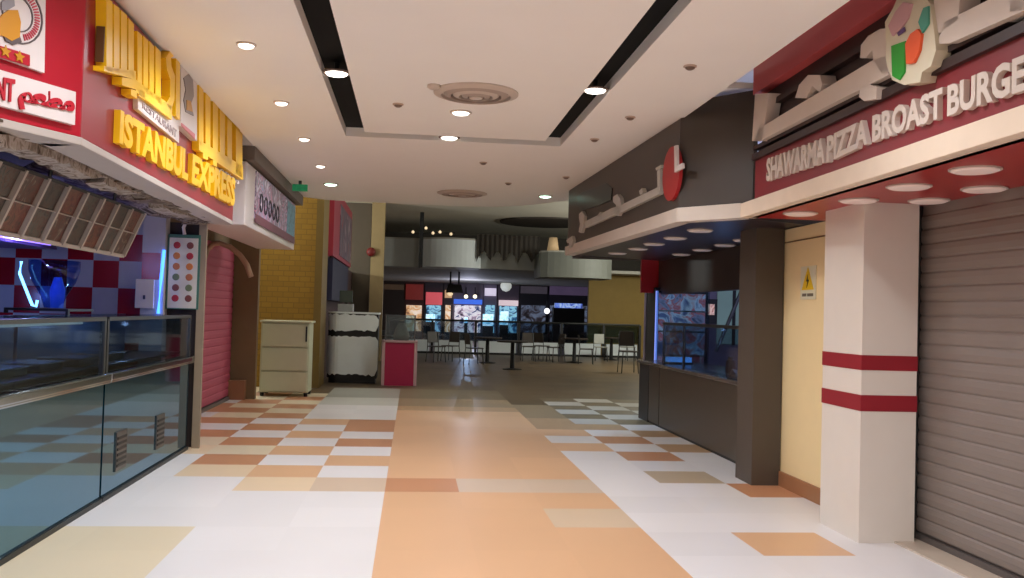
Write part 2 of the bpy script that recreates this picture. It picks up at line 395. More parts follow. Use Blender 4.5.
u0, v0 = LF.px(217,176); u1, v1 = LF.px(237,188); _, t0 = LF.px(217,163); _, t1 = LF.px(237,178)
text_part('white_lettering', '\uFEE2\uFECC\uFEC4\uFEE3', LF, u0, u1, v0, t0, 0, .02, sign_white, sg, .02, v0b=v1, v1b=t1)
# angled part: logo and name panels
lg = build('logo_panel', LA.pxpoly(MB(), [(-30,-20),(46,-20),(44.5,73),(-30,46)], 0, .02), sign_white, sg)
uc, vc = LA.px(14,14); ue, _ = LA.px(39,14); rr = (ue-uc)
dkgrey = mat('logo_grey', (96,84,84), .5)
build('logo_ring', LA.ring(LA.ring(MB(), uc, vc, rr*.97, rr*1.02, .02, .026), uc, vc, rr*.58, rr*.62, .02, .026), dkgrey, lg)
# ring of red lettering strokes
w = MB()
for k in range(22):
    a = -1.2+k*2.6/22
    LA.poly(w, [(uc+rr*q*math.cos(a+d), vc+rr*q*math.sin(a+d)) for q, d in ((.68,0),(.9,0),(.9,.05),(.72,.07))], .02, .025)
build('logo_lettering', w, mat('logo_red', (196,70,86), .5), lg)
build('logo_figure', LA.pxpoly(MB(), [(-4,24),(3,14),(9,10),(18,10),(21,22),(20,37),(12,41),(4,36),(-4,34)], .02, .03), mat('logo_orange', (206,140,16), .5), lg)
build('logo_figure_top', LA.pxpoly(MB(), [(2,2),(8,-4),(14,-3),(15,6),(8,10),(2,10)], .02, .03), mat('logo_silver', (150,146,150), .5), lg)
build('logo_figure_foot', LA.pxpoly(MB(), [(4,36),(12,41),(20,36),(22,42),(14,45),(6,41)], .02, .028), dkgrey, lg)
st = build('star_band', LA.pxpoly(MB(), [(-30,36),(30,55),(30,66),(-30,48)], .02, .03), bright_red, lg)
for sx, sy_ in ((5,51.5),(19,57)):
    uu, vv = LA.px(sx, sy_, .03); r1 = .03
    build('star', LA.poly(MB(), [(uu+(r1 if i % 2 == 0 else r1*.45)*math.sin(i*PI/5), vv+(r1 if i % 2 == 0 else r1*.45)*math.cos(i*PI/5)) for i in range(10)], .03, .036), yellow_dk, st)
nm = build('name_panel', LA.pxpoly(MB(), [(-40,58),(76,92),(75,125),(-40,95)], 0, .03), sign_white, sg)
q = [LA.px(*p, .03) for p in ((17,114),(73,119),(17,88),(73,97))]
ob_red = mat('name_red', (186,24,44), .5)
q = [LA.px(*p, .03) for p in ((17,109),(73,121),(17,85),(73,96))]
text_part('arabic_lettering', '\uFEE2\uFECC\uFEC4\uFEE3', LA, q[0][0], q[1][0], q[0][1], q[2][1], .03, .01, ob_red, nm, .055, v0b=q[1][1], v1b=q[3][1])
q = [LA.px(*p, .03) for p in ((-80,82),(13,103),(-80,62),(13,79))]
text_part('latin_lettering', 'RESTAURANT', LA, q[0][0], q[1][0], q[0][1], q[2][1], .03, .01, ob_red, nm, .03, v0b=q[1][1], v1b=q[3][1])

# torn soffit under the sign
def torn(seed, xa, xb, ya, yb, z, n, label):
    rd = random.Random(seed); mb = MB(); L = []
    for k in range(n+1):
        y = ya+(yb-ya)*k/n
        L.append([(xa+rd.uniform(-.02,.02), y, z+rd.uniform(0,.02)), ((xa+xb)/2, y+rd.uniform(-.05,.05), z+rd.uniform(-.03,.03)), (xb+rd.uniform(-.12,.12), y+rd.uniform(-.08,.08), z+rd.uniform(-.06,.05))])
    for k in range(n):
        for i in range(2): mb.add([L[k][i], L[k+1][i], L[k+1][i+1], L[k][i+1]], [(0,1,2,3)])
    return mb
ob = build('torn_ceiling', torn(3, -1.92, -2.34, 3.6, 9.3, 2.265, 30, ''), torn_m); 
s = ob.modifiers.new('thick', 'SOLIDIFY'); s.thickness = .012
tag(ob, 'torn dusty white soffit board under the red restaurant sign', 'ceiling board')
flap_m = photo_mat('flap_board', [(84,66,52),(150,138,126),(184,174,164),(120,104,90)], 9., .9)
def jag(pts, seed, n=4, a=2.2):
    rd = random.Random(seed); o_ = []
    for i, p in enumerate(pts):
        q_ = pts[(i+1) % len(pts)]
        for k in range(n):
            t = k/n; e = a if k else 0
            o_.append((p[0]+(q_[0]-p[0])*t+rd.uniform(-e,e), p[1]+(q_[1]-p[1])*t+rd.uniform(-e,e)))
    return o_
for k, (pts, lbl) in enumerate(((((0,134),(34,141),(58,150),(74,160),(60,163),(34,152),(0,146)), 'peeling white ceiling strip nearest the left frame edge'),
                (((64,155),(96,168),(108,178),(92,178),(72,168)), 'ragged board flap left of the middle of the torn soffit'),
                (((104,174),(124,180),(146,188),(140,194),(118,190),(104,182)), 'loose pale board flap hanging in the middle of the torn soffit'),
                (((156,198),(180,206),(203,216),(190,217),(166,208)), 'loose pale board flap near the far end of the torn soffit'))):
    mb = MB(); P = [onX(x, y, -1.95-.02*k) for x, y in jag(pts, k)]
    mb.prism(P, (-.12,.02,-.01))
    tag(build('board_flap', mb, flap_m), lbl, 'ceiling board', 'torn board flaps')
struct('wall_left', MB().box(-5.1,-5,-2,9.7,0,2.8), mat('shop_dark_wall', (46,36,34), .7))
struct('trim_5', MB().box(-5,-2.0,-2,9.6,2.36,2.42), dirt)        # shop ceiling
# menu board: leaning frame of lit food photographs
mn = thing('menu_board', (-2.3,6.2,1.84), 'slanted white framed menu board of food photographs above the left counter', 'menu board')
tX, tZ, bX, bZ = -2.2, 2.2, -2.35, 1.845
def mpt(y, k, n=0): return Vector((bX+(tX-bX)*k, y, bZ+(tZ-bZ)*k)) + Vector((.92,0,-.39))*n
foods = [photo_mat('menu_food_%d' % k, c_, 9+2*k, .35, .03) for k, c_ in enumerate([[(24,16,13),(92,44,30),(60,40,30),(130,110,96)], [(30,20,16),(70,48,36),(56,54,48),(24,15,12)],
      [(22,14,12),(110,66,44),(86,26,24),(44,32,26)], [(30,22,20),(72,72,66),(84,52,38),(38,28,24)]])]
ys = [7.65-.326*k for k in range(12)]
for k in range(11):
    for r, (a, b) in enumerate(((.03,.5),(.53,.97))):
        build('food_photo', MB().prism([mpt(ys[k+1]+.02,a,.004), mpt(ys[k]-.02,a,.004), mpt(ys[k]-.02,b,.004), mpt(ys[k+1]+.02,b,.004)], Vector((.92,0,-.39))*-.004), foods[(k*3+r*2) % 4], mn)
for y in ys:
    build('dividing_bar', MB().prism([mpt(y-.013,0,.03), mpt(y+.013,0,.03), mpt(y+.013,1,.03), mpt(y-.013,1,.03)], Vector((.92,0,-.39))*-.03), mat('bar_grey', (176,164,152), .5), mn)
fr_ = MB()
for a, b in ((-.04,.03),(.505,.52)):
    fr_.prism([mpt(ys[-1],a,.02), mpt(ys[0]+.02,a,.02), mpt(ys[0]+.02,b,.02), mpt(ys[-1],b,.02)], Vector((.92,0,-.39))*-.04)
build('frame_rail', fr_, mat('bar_grey', (176,164,152), .5), mn)
build('backing', MB().prism([mpt(ys[-1],0,-.01), mpt(ys[0],0,-.01), mpt(ys[0],1,-.01), mpt(ys[-1],1,-.01)], Vector((.92,0,-.39))*-.03), dim_black, mn)
hang = MB()
for y in (4.6,5.8,7.0): hang.tube([mpt(y,.98,-.02), Vector((-2.2,y,2.37))], .012)
build('top_rail', MB().prism([mpt(ys[-1],.97,.02), mpt(ys[0]+.02,.97,.02), mpt(ys[0]+.02,1.02,.02), mpt(ys[-1],1.02,.02)], Vector((.92,0,-.39))*-.04), dim_black, mn)  # blackened, so the shade hiding this rail is in its colour
build('hanger', hang, steel_dk, mn)
# red and white tiled end wall of the shop
ck = MB()
tw, th = .25, .275
for i in range(8):
    for j in range(8):
        x1 = -2.72-tw*i; z1 = 2.43-th*j
        ck.box(x1-tw, x1, 9.6, 9.66, z1-th, z1, (i+j) % 2)
tile_red = mat('wall_tile_red', (168,20,34), .25); tile_white = mat('wall_tile_white', (190,186,190), .25)
struct('wall_back', ck, [tile_white, tile_red])
pm = MB().box(-2.72,-2.5,9.5,9.66,0,1.70,0).box(-2.72,-2.5,9.5,9.66,1.97,2.36,0).box(-2.72,-2.54,9.5,9.66,1.70,1.97,1).box(-2.54,-2.5,9.5,9.66,1.70,1.97,0); struct('trim_6', pm, [tile_white, tile_red])

struct('trim_7', MB().box(-2.19,-2.115,9.58,9.62,0,2.3), mat('pilaster_brown', (150,134,112), .7, var=.15))
struct('wall_back_2', MB().box(-2.5,-2.15,9.66,9.72,0,2.3), mat('shop_dark_wall', (60,50,66), .7))            # end pilaster
bx = thing('wall_switch_box', (-2.66,9.48,1.42), 'white flat electrical box on the tiled pillar above the counter', 'electrical box')
build('cover', MB().box(-2.76,-2.58,9.45,9.49,1.41,1.70), sign_white, bx, .006); build('latch', MB().box(-2.68,-2.66,9.44,9.45,1.5,1.54), steel_dk, bx)
# hanging food poster with green border
ps = thing('food_poster', (-2.33,9.58,1.4), 'hanging food poster with green border and two columns of dishes', 'poster')
A, B = -2.49, -2.17
build('board', MB().box(A,B,9.57,9.585,1.41,2.17), mat('poster_green', (60,110,90), .4), ps)
build('sheet', MB().box(A+.015,B-.022,9.565,9.57,1.42,2.135), mat('poster_cream', (212,206,190), .5), ps)
dish = [mat('dish_%d' % k, c_, .5) for k, c_ in enumerate([(176,40,44),(190,110,60),(120,60,50),(206,120,50),(110,120,80)])]
for j in range(6):
    for i in range(2):
        cx, cz = A+.09+.13*i, 2.06-.108*j
        build('dish_picture', MB().lathe((cx,9.566,cz), [(.036,-.001),(.03,-.006)], 12, axis='y'), dish[(i*2+j*3) % 5], ps)
build('hook', MB().tube([(-2.33,9.56,2.17),(-2.34,9.55,2.24),(-2.32,9.55,2.29)], .018), sign_white, ps)
led_blue = mat('led_blue', (70,140,255), .4, emit=3., var=0)
tag(build('led_strip', MB().tube([(-2.535,9.47,1.36),(-2.52,9.47,1.7),(-2.50,9.47,2.0)], .016), led_blue), 'vertical glowing blue light strip left of the food poster', 'light strip')

# glass display counters
def counter(ya, yb, label, vents):
    t = thing('display_counter', (-2.5,(ya+yb)/2,0), label, 'display counter', 'left glass display counters')
    build('lower_panel', MB().box(-2.24,-2.22,ya+.01,yb-.01,.03,.86), tinted, t)
    build('base_rail', MB().box(-2.24,-2.2,ya,yb,0,.035), black, t)
    build('body', MB().box(-2.95,-2.25,ya+.01,yb-.01,.02,.86), dim_black, t)
    build('ledge', MB().box(-2.95,-2.17,ya,yb,.87,.90).box(-2.21,-2.165,ya,yb,.885,.945), mat('ledge_steel', (150,156,160), .16, metal=1.), t, .012)
    build('glass_front', MB().box(-2.235,-2.225,ya+.03,yb-.03,.945,1.33), pane_dk, t)
    build('glass_top', MB().box(-2.85,-2.23,ya+.02,yb-.02,1.335,1.35), pane_dk, t)
    build('top_rail', MB().box(-2.25,-2.21,ya+.02,yb-.02,1.325,1.355), steel_dk, t, .004)
    for y in (ya+.02, yb-.02): build('post', MB().box(-2.25,-2.215,y-.018,y+.018,.9,1.34), steel_dk, t)
    build('back_frame', MB().box(-2.88,-2.85,ya+.02,yb-.02,.9,1.35), mat('case_back_blue', (84,104,138), .35, var=.35, scale=1.5), t)
    sh = build('shelf', MB().box(-2.84,-2.3,ya+.04,yb-.04,.97,.985), steel_dk, t)
    if vents:
        for y in (7.25, 8.35):
            v = build('vent_grille', MB().box(-2.22,-2.21,y,y+.26,.17,.47), steel_dk, t)
            w = MB()
            for k in range(6): w.box(-2.21,-2.205,y+.02,y+.24,.2+.042*k,.22+.042*k)
            build('grille_slats', w, black, v)
counter(2.0, 6.94, 'nearer glass display counter with dark mirror front at the left edge', False)
counter(6.96, 9.5, 'farther glass display counter with two vent grilles in its mirror front', True)
# trays seen through the glass
tr = thing('food_tray', (-2.57,7.2,.985), '', 'tray', 'trays in the display counters')
build('pan', MB().box(-2.72,-2.42,7.0,7.4,.985,1.04), steel_dk, tr, .01); build('rim', MB().box(-2.74,-2.40,6.98,7.42,1.035,1.045), steel, tr)
tr['label'] = 'steel food tray inside the far counter, right beside the seam'
dup(tr, (-2.57,7.85,.985), 'steel food tray in the middle of the far counter', 'trays in the display counters')
dup(tr, (-2.57,6.5,.985), 'steel food tray inside the near counter, next to the seam', 'trays in the display counters')
dup(tr, (-2.57,5.9,.985), 'steel food tray inside the near counter, second from the seam', 'trays in the display counters')
# long steel light fitting under the near counter glass top
tube = build('strip_lamp', MB().box(-2.40,-2.34,5.0,7.32-.5,1.30,1.325), mat('strip_lamp_white', (235,235,225), .3, emit=.35, var=0), None, .005)
tag(tube, 'pale strip lamp along the top of the near glass counter', 'strip light')
# heated display hood with blue edge light standing on the counter
hd = thing('display_hood', (-3.0,8,1.36), 'curved glass display hood glowing blue on a low stand on the left counter', 'display case')
build('stand_shelf', MB().box(-3.3,-2.8,7.8,8.4,1.375,1.395).box(-2.82,-2.8,7.8,7.84,1.35,1.38).box(-3.3,-3.28,7.8,7.84,1.35,1.38), steel_dk, hd)
prof = [(.07,1.40),(.10,1.5),(.17,1.62),(.2,1.72),(.2,1.8)]
build('glass_bowl', MB().lathe((-3.03,8.1,0), prof, 28), glass('blue_glass', (150,180,240), .4), hd, smooth=True)
build('edge_light', MB().tube([(-3.24,7.95,1.78),(-3.25,7.95,1.68),(-3.2,7.95,1.56),(-3.14,7.95,1.42),(-3.11,7.95,1.41),(-3.1,7.95,1.46)], .012), mat('edge_blue', (110,190,255), .4, emit=3.5, var=0), hd)
build('glow_core', MB().lathe((-3.0,8.1,0), [(.05,1.4),(.06,1.55),(.03,1.66)], 16), mat('glow_core_blue', (50,80,180), .4, emit=.5), hd, smooth=True)  # glowing core added to make the bowl look brighter
kt = thing('kitchen_hood', (-3.6,6.6,1.85), 'dark kitchen extractor hood lit purple behind the menu board', 'extractor hood')
build('canopy', MB().prism([(-4.0,5.0,1.92),(-3.2,5.0,1.92),(-3.3,5.0,2.2),(-4.0,5.0,2.2)], (0,3.6,0)), mat('hood_violet', (70,50,110), .35), kt)
build('glow_tube', MB().tube([(-3.15,4.9,1.93),(-3.15,8.3,1.96)], .02), mat('violet_glow', (150,120,255), .4, emit=2.2, var=0), kt)
bc = thing('back_counter', (-3.9,6,0), 'dark steel kitchen worktop behind the left display counters', 'worktop')
build('cupboard', MB().box(-4.4,-3.6,3,9.4,0,.88), dim_black, bc); build('worktop', MB().box(-4.42,-3.58,3,9.4,.88,.92), steel_dk, bc)

# white picture light box sign past the restaurant
wb = thing('picture_sign', (-1.95,12,2.33), 'white box sign with blurred picture panel beyond the red restaurant sign', 'shop sign')
build('box', MB().box(-2.35,-1.80,9.9,13.95,2.32,3.0), sign_white, wb, .01)
build('picture_panel', MB().box(-1.80,-1.785,10.45,13.85,2.45,2.98), photo_mat('shop_picture', [(230,225,232),(190,170,196),(90,84,104),(214,150,180),(120,160,190)], 3.5, .35, .1, 3.), wb)
build('lower_band', MB().box(-1.785,-1.78,10.45,13.85,2.40,2.50), mat('band_maroon', (120,40,70), .4), wb)
build('panel_end_colour', MB().box(-1.785,-1.78,13.0,13.8,2.5,2.95), photo_mat('shop_picture_blue', [(60,110,120),(120,170,190),(60,70,80)], 7, .35, .1), wb)
w = MB()
for k in range(5): w.tube([(-1.783,10.8+.32*k,2.66+.1*math.sin(a)) if False else (-1.783,10.8+.32*k+.1*math.cos(a),2.66+.1*math.sin(a)) for a in [i*PI/6 for i in range(13)]], .012, 5)
build('ring_pattern', w, mat('ring_black', (40,36,44), .5), wb)
struct('trim_8', MB().box(-2.4,-1.72,9.9,14.2,3.02,3.165), mat('bulkhead_grey', (120,108,98), .7))
ex = thing('emergency_light', (-1.56,12.5,3.0), 'small green lit emergency sign hanging under the ceiling left', 'emergency light')
build('housing', MB().box(-1.66,-1.46,12.48,12.53,3.03,3.12), mat('exit_green', (30,130,84), .4, emit=.35, var=.3, scale=20), ex); build('bracket', MB().box(-1.58,-1.54,12.49,12.52,3.11,3.17), steel_dk, ex)

# pink roller shutter with curved beige frame
def shutter(name, x, ya, yb, z1, pitch, m, face, label, z0=0.0, rails=True, relief=1.):
    t = thing(name, (x,(ya+yb)/2,0), label, 'roller shutter')
    mb = MB(); n = int((z1-z0-.06)/pitch); prof = []
    for k in range(n):
        z = z0+.06+k*pitch
        for a, d in ((0,0),(.12,.018),(.5,.026),(.85,.018),(.97,0)): prof.append((x+face*d*relief, z+a*pitch))
    prof.append((x, z1))
    pts = [(px_, ya, pz) for px_, pz in prof]+[(px_, yb, pz) for px_, pz in prof]; N = len(prof)
    mb.add(pts, [(i, i+1, N+i+1, N+i) for i in range(N-1)])
    build('slat_curtain', mb, m, t)
    build('bottom_bar', MB().box(x-.02,x+.03,ya,yb,z0,z0+.05), mat('shutter_bar', (96,88,84), .5), t)
    if rails:
        for y in (ya, yb): build('guide_rail', MB().box(x-.03,x+.04,y-.03,y+.03,z0,z1), steel_dk, t)
    return t
shutter('roller_shutter', -2.8, 9.95, 14.6, 2.34, .115, pink_shut, 1, 'closed pink roller shutter beyond the left restaurant', rails=False, relief=.4)
af = thing('archway', (-2.5,12,0), 'beige curved frame arching over the pink roller shutter', 'frame')
arch_pts = [onY(x, y, 12.0) for x, y in ((203,262),(207,250),(213,244),(220,243),(230,247),(240,255),(247,265),(251,277))]
build('arch_tube', MB().tube(arch_pts, .035, 8), mat('arch_beige', (168,138,112), .6), af, smooth=True)
build('jamb', MB().tube([arch_pts[0], (arch_pts[0].x+.02,12,0)], .03, 8), mat('arch_beige', (168,138,112), .6), af)
struct('wall_left_2', MB().box(-2.86,-2.42,14.65,14.8,0,3.0), brown_pl)
struct('wall_left_3', MB().box(-3.1,-2.85,9.85,14.8,0,3.165), brown_pl)
struct('trim_9', MB().box(-2.8,-2.55,14.5,14.65,0,.3), mat('plinth_brown', (150,104,70), .6))

# beige drawer cabinet in front of the yellow column
cb = thing('drawer_cabinet', (-2.05,15.45,0), 'pale beige plastic three-drawer cabinet before the yellow brick column', 'cabinet')
build('body', MB().box(-2.44,-1.66,15.2,15.75,.06,1.2), cab_plastic, cb, .015)
build('top_board', MB().box(-2.46,-1.63,15.17,15.78,1.2,1.235), cab_plastic, cb, .01)
for z0, z1 in ((.08,.40),(.42,.79),(.81,1.18)): build('drawer', MB().box(-2.42,-1.68,15.165,15.2,z0,z1), cab_plastic, cb, .012)
build('handle', MB().box(-1.72,-1.695,15.14,15.17,.9,1.15), black, cb, .005)
for x in (-2.4,-1.7):
    for y in (15.24,15.7): build('foot', MB().lathe((x,y,0), [(.03,0),(.035,.06)], 10), black, cb)
# ochre brick column
bm_ = bpy.data.materials.new('ochre_brick'); bm_.use_nodes = True; nt = bm_.node_tree; b = nt.nodes['Principled BSDF']
tc = nt.nodes.new('ShaderNodeTexCoord'); mp = nt.nodes.new('ShaderNodeMapping'); mp.inputs['Rotation'].default_value = (PI/2,0,0)
br = nt.nodes.new('ShaderNodeTexBrick'); br.inputs['Scale'].default_value = 2.6; br.inputs['Color1'].default_value = (*lin((160,122,34)),1); br.inputs['Color2'].default_value = (*lin((148,112,30)),1); br.inputs['Mortar'].default_value = (*lin((134,102,30)),1)
br.inputs['Mortar Size'].default_value = .02
nt.links.new(tc.outputs['Object'], mp.inputs['Vector']); nt.links.new(mp.outputs['Vector'], br.inputs['Vector']); nt.links.new(br.outputs['Color'], b.inputs['Base Color']); b.inputs['Roughness'].default_value = .6
yc = thing('brick_column', (-2.25,17.4,0), 'ochre yellow brick-faced square column behind the beige cabinet', 'column')
build('shaft', MB().box(-2.95,-1.75,16.9,17.9,0,4.5), bm_, yc)
build('shaded_edge', MB().box(-1.79,-1.66,16.88,17.9,0,4.5), mat('column_edge_shade', (120,96,40), .6), yc)  # darker ochre strip paints the shading on the column's right face

# ================================================================== RIGHT SIDE
SF = 2.28
# white pillar with two red stripes
pz = [0,.877,.984,1.151,1.251,SF]
mb = MB()
for k in range(5): mb.box(3.0-(0 if k % 2 == 0 else .004),3.39+(0 if k % 2 == 0 else .004),5.81-(0 if k % 2 == 0 else .004),6.39+(0 if k % 2 == 0 else .004),pz[k],pz[k+1],k % 2)
tag(build('pillar', mb, [white_paint, stripe_red]), 'white square pillar with two dark red stripes under the red sign', 'pillar')
struct('wall_right', MB().box(3.3,3.42,6.39,7.84,0,SF), cream_paint)
struct('trim_10', MB().box(3.294,3.3,6.39,7.84,2.157,2.167), mat('joint_brown', (120,90,56), .6))
struct('baseboard_right', MB().box(3.28,3.3,6.39,7.84,0,.13), brown_skirt)
ws = thing('warning_sign', (3.3,7.3,1.65), 'yellow triangle electrical warning sign on the cream wall', 'warning sign')
build('plate', MB().box(3.29,3.3,7.17,7.46,1.65,1.93), mat('plate_cream', (228,220,190), .5), ws)
RW = Frame((3.29,7.46), (3.29,7.17))
tri = build('triangle', RW.poly(MB(), [(.03,1.73),(.26,1.73),(.145,1.92)], 0, .004), mat('warn_yellow', (232,190,20), .5), ws)
build('lightning_mark', RW.poly(MB(), [(.15,1.86),(.12,1.80),(.145,1.80),(.13,1.745),(.175,1.815),(.15,1.815)], .004, .006), black, tri)
w = MB()
for k, (a, b) in enumerate(((.04,.12),(.14,.25))): RW.slab(w, a, b, 1.675, 1.70, 0, .003)
build('caption_bars', w, mat('caption_grey', (110,100,80), .5), ws)
# big grey shutter
shutter('roller_shutter', 3.47, 2.5, 5.93, 2.30, .098, grey_alu, -1, 'closed grey metal roller shutter right of the striped pillar', relief=.5)
struct('trim_11', MB().box(3.25,3.6,2.0,5.9,0,.012), mat('threshold', (205,190,172), .4))
struct('wall_right_2', MB().box(3.5,3.6,-2,2.5,0,3.9), maroon)

# red sign
RF = Frame((2.60,7.05), (2.51,3.5), 1)
RF.n = -Vector((RF.u.y, -RF.u.x, 0)) if Vector((RF.u.y, -RF.u.x, 0)).x > 0 else Vector((RF.u.y, -RF.u.x, 0))
LR = 6.0
rs = thing('food_court_sign', (2.6,5.2,SF), 'maroon fascia with white raised Arabic letters and the words SHAWARMA PIZZA BROAST', 'shop sign')
build('white_fascia', RF.slab(MB(), 0, LR, SF, 2.395, -.12, .01), mat('fascia_cream', (236,216,194), .45), rs, .004)
ul, _ = RF.px(755,180)
build('lower_panel', RF.slab(MB(), ul, LR, 2.395, 2.70, -.06, 0), maroon, rs)
build('recess_panel', RF.slab(MB(), ul, LR, 2.70, 3.22, -.12, -.05), maroon_dark, rs)
build('rail', RF.slab(RF.slab(RF.slab(MB(), ul, LR, 2.69, 2.74, -.05, .03), ul, LR, 2.77, 2.80, -.05, .02), ul, LR, 3.05, 3.09, -.05, .0), maroon_dark, rs)
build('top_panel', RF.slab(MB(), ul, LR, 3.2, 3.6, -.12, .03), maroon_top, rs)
w = MB()
n0, n1 = -.04, .06
for P in ([(755,94),(769,93),(764,126),(762,141),(752,141)], [(758,129),(873,60),(888,55),(888,75),(760,141),(754,141)],
          [(795,98),(799,85),(808,75),(820,75),(822,84),(820,92),(812,86),(806,98)], [(859,97),(860,88),(868,84),(877,87),(876,99),(864,101)],
          [(860,58),(861,45),(868,36),(880,29),(890,28),(890,72),(882,74),(877,66),(873,60),(872,50),(866,58)],
          [(937,44),(944,22),(996,-4),(1030,-22),(1030,8),(950,43)], [(933,-25),(962,-25),(958,20),(935,36)], [(1008,-30),(1040,-30),(1040,8),(1010,12)]):
    RF.pxpoly(w, P, n0, n1)
build('arabic_lettering', w, letter_white, rs)
eb = build('emblem', RF.pxpoly(MB(), [(886,40),(885,22),(893,8),(902,-12),(918,-14),(930,4),(934,30),(936,50),(931,66),(922,72),(920,82),(904,85),(892,80),(886,62)], 0, .08), mat('emblem_cream', (214,204,178), .5), rs)
build('emblem_green', RF.pxpoly(MB(), [(891,46),(905,41),(904,72),(899,80),(892,76)], .08, .09), mat('emblem_green', (34,150,44), .5), eb)
build('emblem_orange', RF.pxpoly(MB(), [(905,44),(910,34),(917,29),(921,34),(919,50),(913,63),(906,64)], .08, .095), mat('emblem_orange', (232,92,48), .5), eb)
build('emblem_teal', RF.pxpoly(MB(), [(918,22),(923,8),(928,6),(928,24),(922,33)], .08, .09), mat('emblem_teal', (70,150,130), .5), eb)
build('emblem_pink', RF.pxpoly(MB(), [(888,26),(895,12),(903,2),(912,4),(908,18),(900,30),(892,36)], .08, .088), mat('emblem_rose', (206,160,164), .5), eb)
build('emblem_mark', RF.pxpoly(MB(), [(897,33),(904,27),(905,31),(898,36)], .088, .092), mat('emblem_violet', (90,60,110), .5), eb)
for s_, xa, xb, ya, yb, yc, yd in (('SHAWARMA',770,829,159,182,137,163), ('PIZZA',831,872,137,163,118,144), ('BROAST',877,948,116,143,87,118), ('BURGER',953,1052,86,117,46,84)):
    a = RF.px(xa,yb); b = RF.px(xb,yd); a2 = RF.px(xa,ya); b2 = RF.px(xb,yc)
    text_part('latin_lettering', s_, RF, a[0], b[0], a[1], a2[1], 0, .03, letter_white, rs, .035, v0b=b[1], v1b=b2[1])
# red soffit with flat lamps
build('soffit', MB().prism([(2.66,7.0,SF),(2.53,1.2,SF),(3.6,1.2,SF),(3.6,7.0,SF)], (0,0,.03)), soffit_red, rs)
disc_on = mat('soffit_lamp_face', (238,214,204), .4, emit=.12)
sl = thing('soffit_lamp', (2.874,4.41,SF), 'flat round lamp in the red soffit nearest the frame edge, front row', 'ceiling light', 'red soffit lamps')
build('face', MB().lathe((2.874,4.41,SF), [(.115,0),(.115,-.012),(.10,-.018)], 28), disc_on, sl); build('rim', MB().lathe((2.874,4.41,SF), [(.128,0),(.128,-.008)], 28), ring_m, sl)
for x, y, l in ((2.884,5.06,'flat round lamp second in the front row of the red soffit'), (2.915,5.85-.12,'flat round lamp just above the striped pillar in the front row'), (2.88,6.56,'flat round lamp furthest along the front row of the red soffit'),
                (3.33,5.02,'flat round lamp in the back row above the grey shutter, nearer one'), (3.33,5.6,'flat round lamp in the back row by the pillar top')):
    dup(sl, (x,y,SF), l, 'red soffit lamps')

# charcoal shop: fascia, pillar, counter
DA, DB = (2.085,12.3), (2.224,7.53)
DF = Frame(DA, DB); DF.n = Vector((-abs(DF.u.y), -DF.u.x, 0)) if True else DF.n
DF.n = Vector((DF.u.y, -DF.u.x, 0)); DF.n = DF.n if DF.n.x < 0 else -DF.n
DS = Frame(DB, (2.60,7.05)); DS.n = Vector((DS.u.y, -DS.u.x, 0)); DS.n = DS.n if DS.n.y < 0 else -DS.n
ds = thing('shop_sign', (2.2,10,SF), 'charcoal fascia with grey Arabic script and a red disc logo', 'shop sign')
build('front_board', DF.slab(MB(), .05, DF.L, 2.40, 3.165, -.06, 0), charcoal, ds)
build('side_board', DS.slab(MB(), 0, DS.L+.10, 2.40, 3.3, -.06, 0), charcoal, ds)
build('far_end_board', MB().box(2.09,2.3,12.27,12.33,2.40,3.165), charcoal, ds)
w = MB(); DF.slab(w, -.1, DF.L, SF, 2.40, -.12, .015); DS.slab(w, 0, DS.L, SF, 2.40, -.12, .015)
build('white_edge', w, mat('edge_white', (218,206,194), .4), ds, .004)
lo = build('red_disc', DF.disc(MB(), *DF.px(674,174), (DF.px(683,174)[0]-DF.px(666,174)[0])/2, .235, 0, .03), mat('disc_red', (176,30,36), .4), ds)
w = MB(); DF.pxpoly(w, [(674,146),(676.5,145),(677,166),(682,163),(682.5,168),(674.5,172.5)], .03, .05)
build('letter_mark', w, sign_white, lo)
gm = mat('script_grey', (196,192,184), .4)
w = MB()
for P in ([(657,171),(659.5,169),(660,190),(657.5,192)], [(621,205),(658,187),(659.5,190),(659,194),(622,212)], [(584,222),(612,208),(622,205),(622,212),(612,216),(585,228)],
          [(613,197),(617,194),(620,198),(621,208),(618,216),(615,215),(616,205),(613,202)], [(639,191),(642,188),(643,193),(640,195)], [(655.5,168),(660.5,165),(661,168),(656,170.5)],
          [(597,216),(600,212),(602,213),(601,219)], [(579,214),(582,211),(584,216),(583,226),(581,233),(578.5,232),(580,224),(579,218)], [(566,240),(572,236),(573,241),(571,247),(569,248),(569,243),(567,243)]):
    DF.pxpoly(w, P, 0, .04)
build('arabic_lettering', w, gm, ds)
build('teal_bulge', DF.pxpoly(MB(), [(577,196),(582,192),(606,183),(612,188),(611,200),(600,205),(582,211),(577,206)], -.01, .012), mat('teal_gloss', (30,38,40), .3, spec=.2), ds, .004)  # raised dark teal patch on the charcoal fascia
build('dark_soffit', MB().prism([(2.24,7.5,SF+.01),(2.6,7.1,SF+.01),(4.2,7.86,SF+.01),(4.2,13.3,SF+.01),(2.11,12.3,SF+.01)], (0,0,.03)), mat('soffit_plum', (44,34,44), .35), ds)
d2 = thing('soffit_lamp', (2.65,8.25,SF+.01), 'flat lamp nearest the camera in the front row of the dark soffit', 'ceiling light', 'dark soffit lamps')
build('face', MB().lathe((2.65,8.25,SF+.01), [(.11,0),(.11,-.012),(.095,-.018)], 24), mat('dark_soffit_lamp', (220,205,196), .4, emit=.1), d2)
build('rim', MB().lathe((2.65,8.25,SF+.01), [(.122,0),(.122,-.007)], 24), ring_m, d2)
